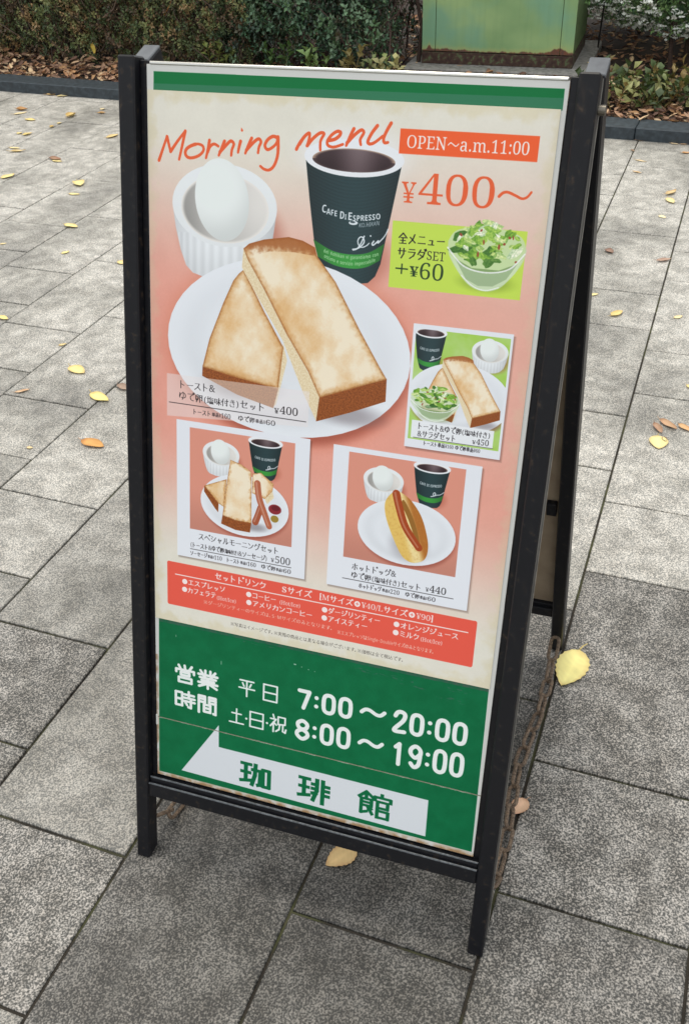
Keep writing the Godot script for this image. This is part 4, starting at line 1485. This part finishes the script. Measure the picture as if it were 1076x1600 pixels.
	for df in defs:
		var fs := thing("flowering_shrub", df[0], "shrub", df[1], "shrubs at the right")
		var rad: Vector3 = df[2]
		var hy: float = df[3]
		out = []
		tints = PackedColorArray()
		var on := func(inner: float) -> Variant:
			var v := Vector3(rng.randfn(), rng.randfn(), rng.randfn()).normalized()
			var rr := lerpf(inner, 1.0, pow(rng.randf(), .6)) * (1.0 + .3 * fn.get_noise_3d(v.x * 30.0, v.y * 30.0, v.z * 30.0 + df[1].x * 100.0))
			var p := v * rr * rad + Vector3(0, hy, 0)
			if fn.get_noise_3d(p.x * 100.0, p.y * 100.0, p.z * 100.0) < -.2: return null
			return p if p.y > .1 else null
		cloud_of(df[4], on.bind(.35), ["45603a", "527044", "608450", "72975a", "4a6a4c", "86a868"], 1.0, out, tints)
		many("foliage", sprig(6, .03, .014, 19), leafy, fs, out, tints)
		out = []
		tints = PackedColorArray()
		for i in df[5]:
			var p: Variant = on.call(.93)
			if p == null: continue
			out.append(Transform3D(Basis.from_euler(Vector3(rng.randf_range(.2, 1.2), rng.randf() * TAU, 0)).scaled(Vector3.ONE * rng.randf_range(.8, 1.2)), p + Vector3(0, .012, .025)))
			tints.append(Color(.8, .83, .76) * rng.randf_range(.85, 1.1))
		many("flowers", petal_mesh, tinted(.6), fs, out, tints)
		trunk = []
		for t in df[6]:
			trunk.append(PackedVector3Array([Vector3(t[0] * .7, -.06, t[1]), Vector3(t[0], .2, t[1] * .8), Vector3(t[0] * 1.5 + .02, hy, t[1]), Vector3(t[0] * 2.0, hy + rad.y * .7, t[1] * 2.0)]))
		stems(fs, trunk, .016, bark)
		twigs(fs, 160, func() -> Variant: return on.call(.2), .2, Color(.1, .075, .06))
	# broad ground plants behind the right kerb
	var wide := sprig(5, .066, .052, 23)
	for q in [[-.6, .3, "left clump of low broad green leaves behind the right kerb, beside the board", 46], [-.36, .36, "middle clump of low broad green leaves below the thin trunks", 40], [-.08, .34, "right clump of low broad green leaves near the photograph's right edge", 44], [.4, .5, "clump of low broad green leaves just outside the right edge", 40]]:
		var gp := thing("ground_plant", q[2], "plant", Vector3(q[0], .045, kerb_z(q[0]) - q[1] - .2), "broad leaved ground plants")
		out = []
		tints = PackedColorArray()
		for i in q[3]:
			var p := Vector3(rng.randfn() * .13, rng.randf() * .12, rng.randfn() * .12)
			out.append(Transform3D(Basis.from_euler(Vector3(rng.randf_range(-.1, .7), rng.randf() * TAU, rng.randf_range(-.4, .4))).scaled(Vector3.ONE * rng.randf_range(.5, 1.05)), p))
			tints.append(lin(["4a5a36", "586a3e", "6f7a46", "42532f", "8f9058", "766a42", "9a8450"][rng.randi() % 7], rng.randf_range(.75, 1.2)))
		many("leaves", wide, leafy, gp, out, tints)

# ---- the board
const LEAN := 15.884
const TURN := 1.4785
const RACK := .43
const MM := .0010118

func build_board() -> void:
	var root := thing("menu_board", "black metal folding menu board with a green and salmon breakfast poster, standing on the paving", "signboard", Vector3(-.45, 0, -1.2))
	var back_to := Transform3D(Basis.IDENTITY, -root.position)
	var up := Vector3.UP
	var u := Vector3(cos(deg_to_rad(TURN)), 0, -sin(deg_to_rad(TURN)))
	var out_ := u.cross(up)
	var l := deg_to_rad(LEAN)
	var v := cos(l) * up - sin(l) * out_
	var n := u.cross(v)
	var o := Vector3(-.7491, 0, -.8386)
	var rk := deg_to_rad(RACK)
	var u2 := cos(rk) * u + sin(rk) * v
	var v2 := cos(rk) * v - sin(rk) * u
	var pivot := o + u * .3052 + v * .7244
	var F := back_to * Transform3D(Basis(u2, v2, n), pivot - u2 * .3052 - v2 * .7244)
	var black := worn(Color.WHITE, .035, 51, [0.0, Color(.075, .078, .095), .63, Color(.085, .088, .105), .72, Color(.125, .125, .135), .8, Color(.18, .15, .125), 1.0, Color(.34, .29, .25)], .4, 3.0, 5)
	black.metallic_specular = .36
	var foot_y := func(p: Vector3) -> Vector3:   # feet are cut level with the paving
		if p.y < .05:
			var w: Vector3 = F * p + root.position
			return p + Vector3(0, -w.y / cos(l), 0) + Vector3(0, (p.y if p.y > .0005 else 0.0), 0)
		return p
	for side in 2:
		var s := st_new()
		var a0 := -.002 if side == 0 else .5878
		bev(s, Vector3(a0, 0, -.03), Vector3(a0 + .0245, 1.2835, 0), .0022, foot_y)
		var c0 := .0225 if side == 0 else .5775
		bev(s, Vector3(c0, .13, -.0295), Vector3(c0 + .0103, 1.279, -.0158), .001)
		part("leg", done(s), black, root, F)
	var lit_edge_mat := worn(Color.WHITE, .04, 57, [0.0, Color(.28, .27, .26), .5, Color(.42, .41, .39), 1.0, Color(.55, .53, .5)], .5, 2.0)
	for a in [-.0029, .6119]:
		part("lit_edge", box_mesh(Vector3(a, .02, -.0325), Vector3(a + .0013, 1.279, -.0262), .0004), lit_edge_mat, root, F)  # added pale strip, paints the light along the back edge of the leg
	# lower rail with its two beads
	var rs := st_new()
	bev(rs, Vector3(.0226, .1335, -.0298), Vector3(.5877, .1605, -.0012), .002)
	bev(rs, Vector3(.0228, .1595, -.029), Vector3(.5875, .1700, -.0065), .0016)
	bev(rs, Vector3(.0230, .1690, -.0285), Vector3(.5873, .1755, -.0172), .001)
	part("bottom_rail", done(rs), black, root, F)
	var rubbed := worn(Color.WHITE, .05, 53, [0.0, Color(.16, .17, .185), .5, Color(.3, .32, .34), 1.0, Color(.46, .48, .5)], .35, 4.0)
	for q in [[.1600, -.0024], [.1700, -.0075]]:
		var bs_ := st_new()
		tube(bs_, PackedVector3Array([Vector3(.0235, q[0], q[1]), Vector3(.305, q[0] + .0002, q[1]), Vector3(.5868, q[0], q[1])]), .0017, .0017, 8)
		part("rail_bead", done(bs_), rubbed, root, F)
	# printed panels
	var bt := ImageTexture.create_from_image(print_board())
	var pt := ImageTexture.create_from_image(print_poster())
	var gloss := mat(Color.WHITE, .42)
	gloss.metallic_specular = .3
	gloss.albedo_texture = bt
	var paper := mat(Color.WHITE, .5)
	paper.metallic_specular = .3
	paper.clearcoat_enabled = true
	paper.clearcoat = .35
	paper.clearcoat_roughness = .18
	paper.albedo_texture = pt
	var X := func(mm: float) -> float: return .0334 + mm * .0010125
	var Y := func(mm: float) -> float: return 1.2744 - mm * .00101103
	var panel := part("sign_panel", sheet(X.call(0), Y.call(975.4), X.call(537), Y.call(0), -.014, .004, Vector2.ZERO, Vector2(1, 975.4 / 1088.0)), gloss, root, F)
	panel.set_meta("label", "white and green printed panel with opening hours in white")
	part("poster", sheet(X.call(1), Y.call(794.5), X.call(531), Y.call(30.5), -.0128, .0008), paper, panel)
	var low := part("lower_panel", sheet(X.call(0), Y.call(1088), X.call(537), Y.call(976.9), -.0138, .004, Vector2(0, 976.9 / 1088.0), Vector2.ONE), gloss, root, F)
	low.set_meta("label", "green strip with a white arrow pointing left")
	part("paint_chip", box_mesh(Vector3(.0322, Y.call(992), -.0165), Vector3(.0352, Y.call(972), -.0128), .0008), mat(Color(.85, .85, .83), .6), root, F)
	var alu := mat(Color(.82, .82, .8), .28, .85)
	part("top_trim", box_mesh(Vector3(X.call(4), Y.call(.6), -.0185), Vector3(X.call(536), Y.call(-3.6), -.0125), .0012), alu, root, F)
	# rear frame leans the other way
	var vr := cos(l) * up + sin(l) * out_
	var nr := u.cross(vr)
	var rr_ := deg_to_rad(.8)
	var ur := cos(rr_) * u + sin(rr_) * vr
	var vr2 := cos(rr_) * vr - sin(rr_) * u
	var R := back_to * Transform3D(Basis(ur, vr2, nr), Vector3(-.752, 0, -1.564) + u * .3)
	R = R * Transform3D(Basis.IDENTITY, Vector3(-.3, 0, 0))
	var foot_r := func(p: Vector3) -> Vector3:
		if p.y < .05:
			var w: Vector3 = R * p + root.position
			return p + Vector3(0, -w.y / cos(l), 0) + Vector3(0, (p.y if p.y > .0005 else 0.0), 0)
		return p
	for side in 2:
		var s := st_new()
		var a0 := 0.0 if side == 0 else .5885
		bev(s, Vector3(a0, 0, -.04), Vector3(a0 + .0245, 1.271, 0), .0022, foot_r)
		part("leg", done(s), black, root, R)
	var cap := worn(Color.WHITE, .03, 58, [0.0, Color(.3, .31, .33), .5, Color(.37, .385, .4), 1.0, Color(.44, .455, .47)], .5, 2.0)
	for a0 in [0.0, .5885]:
		part("end_cap", box_mesh(Vector3(a0 + .0004, 1.2702, -.0396), Vector3(a0 + .0241, 1.2735, -.0004), .001), cap, root, R)
	var rr := st_new()
	bev(rr, Vector3(.0247, .108, -.038), Vector3(.5883, .136, -.008), .002)
	bev(rr, Vector3(.0249, .135, -.037), Vector3(.5881, .146, -.014), .0015)
	part("bottom_rail", done(rr), black, root, R)
	part("rear_panel", box_mesh(Vector3(.0249, .146, -.026), Vector3(.5881, 1.19, -.022), .0005), worn(Color.WHITE, .02, 61, [0.0, Color(.48, .42, .35), .5, Color(.56, .5, .42), 1.0, Color(.62, .56, .48)], .85, 1.2), root, R)
	for a in [.03, .566]:
		part("panel_clip", box_mesh(Vector3(a, .44, -.0218), Vector3(a + .018, .472, -.010), .001), black, root, R)
	# hinge bolts through the tops
	for a in [.0103, .6000]:
		var cy := CylinderMesh.new()
		cy.top_radius = .006
		cy.bottom_radius = .006
		cy.height = .008
		cy.radial_segments = 12
		cy.rings = 1
		part("hinge_bolt", cy, mat(Color(.5, .48, .44), .4, .8), root, F * Transform3D(Basis(Vector3.BACK, PI / 2), Vector3(a + (-.0165 if a < .3 else .0165), 1.245, -.022)))
	# chains between the legs
	var rust := worn(Color.WHITE, .06, 71, [0.0, Color(.24, .19, .16), .4, Color(.36, .3, .25), .6, Color(.52, .46, .39), 1.0, Color(.5, .36, .26)], .75, 5.0)
	rust.metallic = .25
	var lm := link_mesh(.056, .0265, .0037)
	for side in 2:
		var x := -.724 if side == 0 else -.146
		var holder := Node3D.new()
		holder.name = "chain" if side == 0 else "chain_001"
		root.add_child(holder, true)
		var a := Vector3(x, .085 if side == 1 else .05, -.897)
		var b := Vector3(x - (.006 if side == 1 else -.01), .05, -1.545)
		var path := PackedVector3Array()
		for i in 61:
			var t := i / 60.0
			var p := a.lerp(b, t)
			p.y = maxf(.0125, p.y - .26 * (1.0 - pow(absf(t * 2.0 - 1.0), 2.0)) * .55)
			p.x += .008 * sin(t * 9.0) * sin(t * PI)
			path.append(p)
		var dist := 0.0
		var next := .012
		var count := 0
		for i in 60:
			var seg := path[i].distance_to(path[i + 1])
			while next <= dist + seg:
				var p := path[i].lerp(path[i + 1], (next - dist) / seg)
				var dir := (path[i + 1] - path[i]).normalized()
				var xx := dir.cross(Vector3.UP).normalized()
				var bs := Basis(xx, dir.cross(xx) * -1.0, dir)
				bs = bs.orthonormalized() * Basis(Vector3.BACK, (.5 if count % 2 == 0 else .5 + PI / 2) + rng.randf_range(-.12, .12))
				part("link", lm, rust, holder, Transform3D(bs, p - root.position))
				next += .0475
				count += 1
			dist += seg

# ---- fallen leaves
const LEAVES := [
	[-4.050, -5.509, 0.118, 2.15, 0.45, "c99a4e", 0.5, "large tan curled leaf lying against the kerb left of the board"],
	[-3.968, -5.490, 0.076, 2.07, 0.5, "e6cf86", 0.3, "pale yellow leaf tucked beside the large tan leaf at the kerb"],
	[-4.026, -5.140, 0.075, 1.81, 0.7, "b06f2c", 0.7, "cupped orange brown leaf standing near the left end of the kerb"],
	[-3.984, -5.069, 0.088, 2.52, 0.4, "e8d49a", 0.2, "slim cream leaf under the cupped orange brown leaf"],
	[-3.837, -4.958, 0.078, 1.46, 0.5, "e6cd6c", 0.3, "yellow leaf on a joint just behind the folded golden leaf"],
	[-3.644, -5.091, 0.091, 3.09, 0.75, "d9b75d", 0.8, "folded golden leaf standing on a long joint near the kerb"],
	[-3.500, -5.190, 0.051, 2.10, 0.6, "b9853f", 0.7, "brown curled leaf near the top of the left post"],
	[-3.544, -5.272, 0.038, 3.09, 0.8, "e3cfa0", 0.5, "small pale scrap behind the brown curled leaf by the post"],
	[-3.627, -4.940, 0.031, 2.67, 0.7, "e2c878", 0.4, "tiny yellow leaf in a joint in front of the folded golden leaf"],
	[-3.623, -4.861, 0.035, 3.04, 0.9, "d7b45c", 0.8, "tiny upright yellow leaf beside the long joint"],
	[-3.729, -4.701, 0.035, 2.93, 0.9, "e5d080", 0.4, "small round yellow leaf at the left, beside a longer yellow one"],
	[-3.671, -4.694, 0.064, 2.81, 0.55, "dfc465", 0.5, "long yellow leaf pointing at a small round yellow leaf"],
	[-3.526, -4.397, 0.086, 2.17, 0.35, "d8bd77", 0.6, "rolled buff leaf in a joint at the far left"],
	[-3.581, -4.449, 0.069, 1.62, 0.35, "e6d28e", 0.3, "narrow pale leaf leaning on the rolled buff leaf"],
	[-3.250, -4.333, 0.096, 1.39, 0.5, "7d4a35", 0.6, "dark red brown leaf lying across a joint"],
	[-3.221, -4.310, 0.062, 1.52, 0.45, "e3cd7e", 0.2, "yellow leaf half under the dark red brown leaf"],
	[-3.318, -4.025, 0.097, 2.91, 0.55, "ead67a", 0.3, "bright yellow oval leaf at the left edge beside a joint"],
	[-3.178, -4.779, 0.107, 2.87, 0.5, "dcbb6d", 0.4, "buff leaf poking out from behind the left post"],
	[-2.905, -4.016, 0.101, 0.78, 0.75, "ead77f", 0.5, "stubby yellow leaf, the upper of two near the left post"],
	[-2.844, -3.884, 0.058, 1.68, 0.45, "ecd986", 0.2, "flat yellow leaf, the lower of two near the left post"],
	[-2.617, -3.509, 0.078, 1.41, 0.5, "ead57c", 0.4, "yellow leaf lying on the end of a short joint"],
	[-2.781, -3.248, 0.030, 2.35, 0.5, "e7d28e", 0.3, "pale yellow leaf at the left edge above a dirty slab"],
	[-2.468, -3.238, 0.039, 2.78, 0.6, "e9da80", 0.4, "lone lemon yellow leaf in the middle of a slab"],
	[-2.184, -3.209, 0.052, 1.16, 0.7, "e5cd77", 0.3, "yellow leaf half hidden by the middle of the left post"],
	[-2.333, -2.632, 0.053, 1.34, 0.5, "ecd873", 0.3, "yellow leaf cut by the left edge beside a joint crossing"],
	[-2.002, -2.511, 0.028, 2.46, 0.6, "dcc27f", 0.6, "crumpled buff leaf sitting in a long joint"],
	[-1.852, -2.367, 0.079, 1.20, 0.6, "ead274", 0.3, "broad yellow leaf above the notched yellow leaf"],
	[-1.940, -2.193, 0.048, 2.36, 0.33, "c99a72", 0.6, "rolled pinkish tan leaf at the left edge"],
	[-1.685, -2.235, 0.104, 1.23, 0.5, "efdc72", 0.3, "large notched yellow leaf lying across a joint by the left post"],
	[-1.647, -2.309, 0.053, 1.13, 0.6, "7b5c53", 0.6, "dull purple brown leaf behind the left post"],
	[-1.557, -1.990, 0.082, 1.45, 0.52, "c9791f", 0.35, "big deep orange leaf left of the sign board"],
	[-1.722, -1.919, 0.020, 1.71, 0.6, "e0c083", 0.3, "tiny buff leaf alone on a slab left of the orange leaf"],
	[-0.431, -5.416, 0.057, 1.74, 0.35, "b98a63", 0.4, "brown leaf leaning on the right kerb near its joint"],
	[-0.269, -5.398, 0.044, 1.36, 0.4, "dcc193", 0.3, "cream leaf at the foot of the right kerb"],
	[-0.224, -5.400, 0.036, 1.72, 0.4, "b98a5e", 0.4, "tan leaf beside the cream leaf at the right kerb"],
	[-0.198, -5.254, 0.048, 1.93, 0.5, "c48446", 0.6, "orange leaf at the right edge near the kerb"],
	[-0.454, -5.226, 0.035, 0.53, 0.5, "6c4a3a", 0.6, "small dark twig like leaf where the right long joint begins"],
	[-0.395, -5.067, 0.060, 1.28, 0.3, "dcc090", 0.3, "long thin cream leaf along a short joint near the right kerb"],
	[-0.390, -4.885, 0.049, 1.18, 0.35, "cfa877", 0.5, "rolled tan leaf below the long thin cream leaf"],
	[-0.211, -4.629, 0.101, 2.71, 0.4, "cfae72", 0.6, "curled buff leaf on the right with a dark shadow under its edge"],
	[-0.203, -4.525, 0.076, 0.46, 0.5, "e8d88e", 0.3, "pale yellow leaf just below the curled buff leaf"],
	[-0.215, -4.316, 0.040, 0.80, 0.7, "f0e6b4", 0.1, "small whitish leaf, flat on a pale slab at the right"],
	[-0.371, -3.859, 0.046, 0.86, 0.8, "6e463f", 0.7, "cupped red brown leaf close to the right post"],
	[-0.160, -3.830, 0.062, 2.20, 0.45, "a1776a", 0.6, "pinkish brown leaf lying against the mossy long joint"],
	[-0.365, -3.435, 0.040, 2.14, 0.5, "e9d78a", 0.3, "yellow leaf peeping out beside the right post"],
	[-0.263, -3.297, 0.062, 2.61, 0.55, "d9bd62", 0.5, "golden leaf on a slab right of the board"],
	[-0.060, -3.333, 0.038, 2.41, 0.55, "eadc9a", 0.2, "pale lemon leaf near the right edge"],
	[0.024, -2.837, 0.039, 0.91, 0.55, "e3c873", 0.4, "yellow leaf cut by the right edge above the brown cluster"],
	[-0.021, -2.594, 0.068, 0.89, 0.42, "a5724e", 0.5, "large reddish brown leaf, the longest of the cluster at right"],
	[-0.046, -2.563, 0.057, 0.49, 0.45, "8a5a42", 0.6, "slim dark brown leaf pointing up from the yellow leaf of the cluster"],
	[0.026, -2.591, 0.049, 0.89, 0.5, "c58a50", 0.4, "orange brown leaf at the right end of the cluster"],
	[-0.037, -2.490, 0.071, 0.15, 0.75, "efe08a", 0.15, "bright yellow leaf at the bottom of the brown cluster"],
	[-0.022, -2.510, 0.025, 0.49, 0.7, "5d463c", 0.8, "shrivelled dark leaf beside the bright yellow leaf of the cluster"],
	[-0.112, -1.536, 0.118, -0.15, 0.54, "f0e47c", 0.12, "largest bright yellow serrated leaf right of the chain"],
	[-0.407, -0.955, 0.065, -0.58, 0.62, "c39a5a", 0.1, "tan serrated leaf half under the bottom rail of the board"],
	[-0.137, -1.157, 0.043, -0.40, 0.7, "cf9a7c", 0.15, "small salmon leaf lying beside the rusty chain"],
]

func build_leaves() -> void:
	var m := tinted(.62, Color(.2, .2, .17))
	var i := 0
	for q in LEAVES:
		i += 1
		var big_ := i > 53
		var length: float = minf(q[2], .12)
		if not big_ and length > .085: length = .085
		var o := MeshInstance3D.new()
		o.name = numbered("fallen_leaf")
		o.mesh = leaf_mesh(length, q[4], q[6], Color(q[5]).lerp(Color(.94, .9, .76), .36).srgb_to_linear(), i * 13, .1 if big_ else 0.0)
		o.material_override = m
		add_child(o, true)
		o.position = Vector3(q[0], .0012, q[1])
		o.rotation = Vector3(0, q[3], 0)
		o.set_meta("label", q[7])
		o.set_meta("category", "leaf")
		o.set_meta("group", "fallen leaves on the paving")
	for q in [[Vector3(-4.022, .175, -5.985), Vector3(.5, .6, -.7), .095, "c4ad50", "olive yellow leaf caught upright in the hedge above the kerb"], [Vector3(-3.40, .435, -5.93), Vector3(.9, -.8, .3), .08, "c88748", "orange leaf caught high in the hedge near the top edge"]]:
		var o := MeshInstance3D.new()
		o.name = numbered("hedge_leaf")
		o.mesh = leaf_mesh(q[2], .42, .3, Color(q[3]).srgb_to_linear(), int(q[2] * 1000))
		o.material_override = m
		add_child(o, true)
		o.position = q[0]
		o.rotation = q[1]
		o.set_meta("label", q[4])
		o.set_meta("category", "leaf")
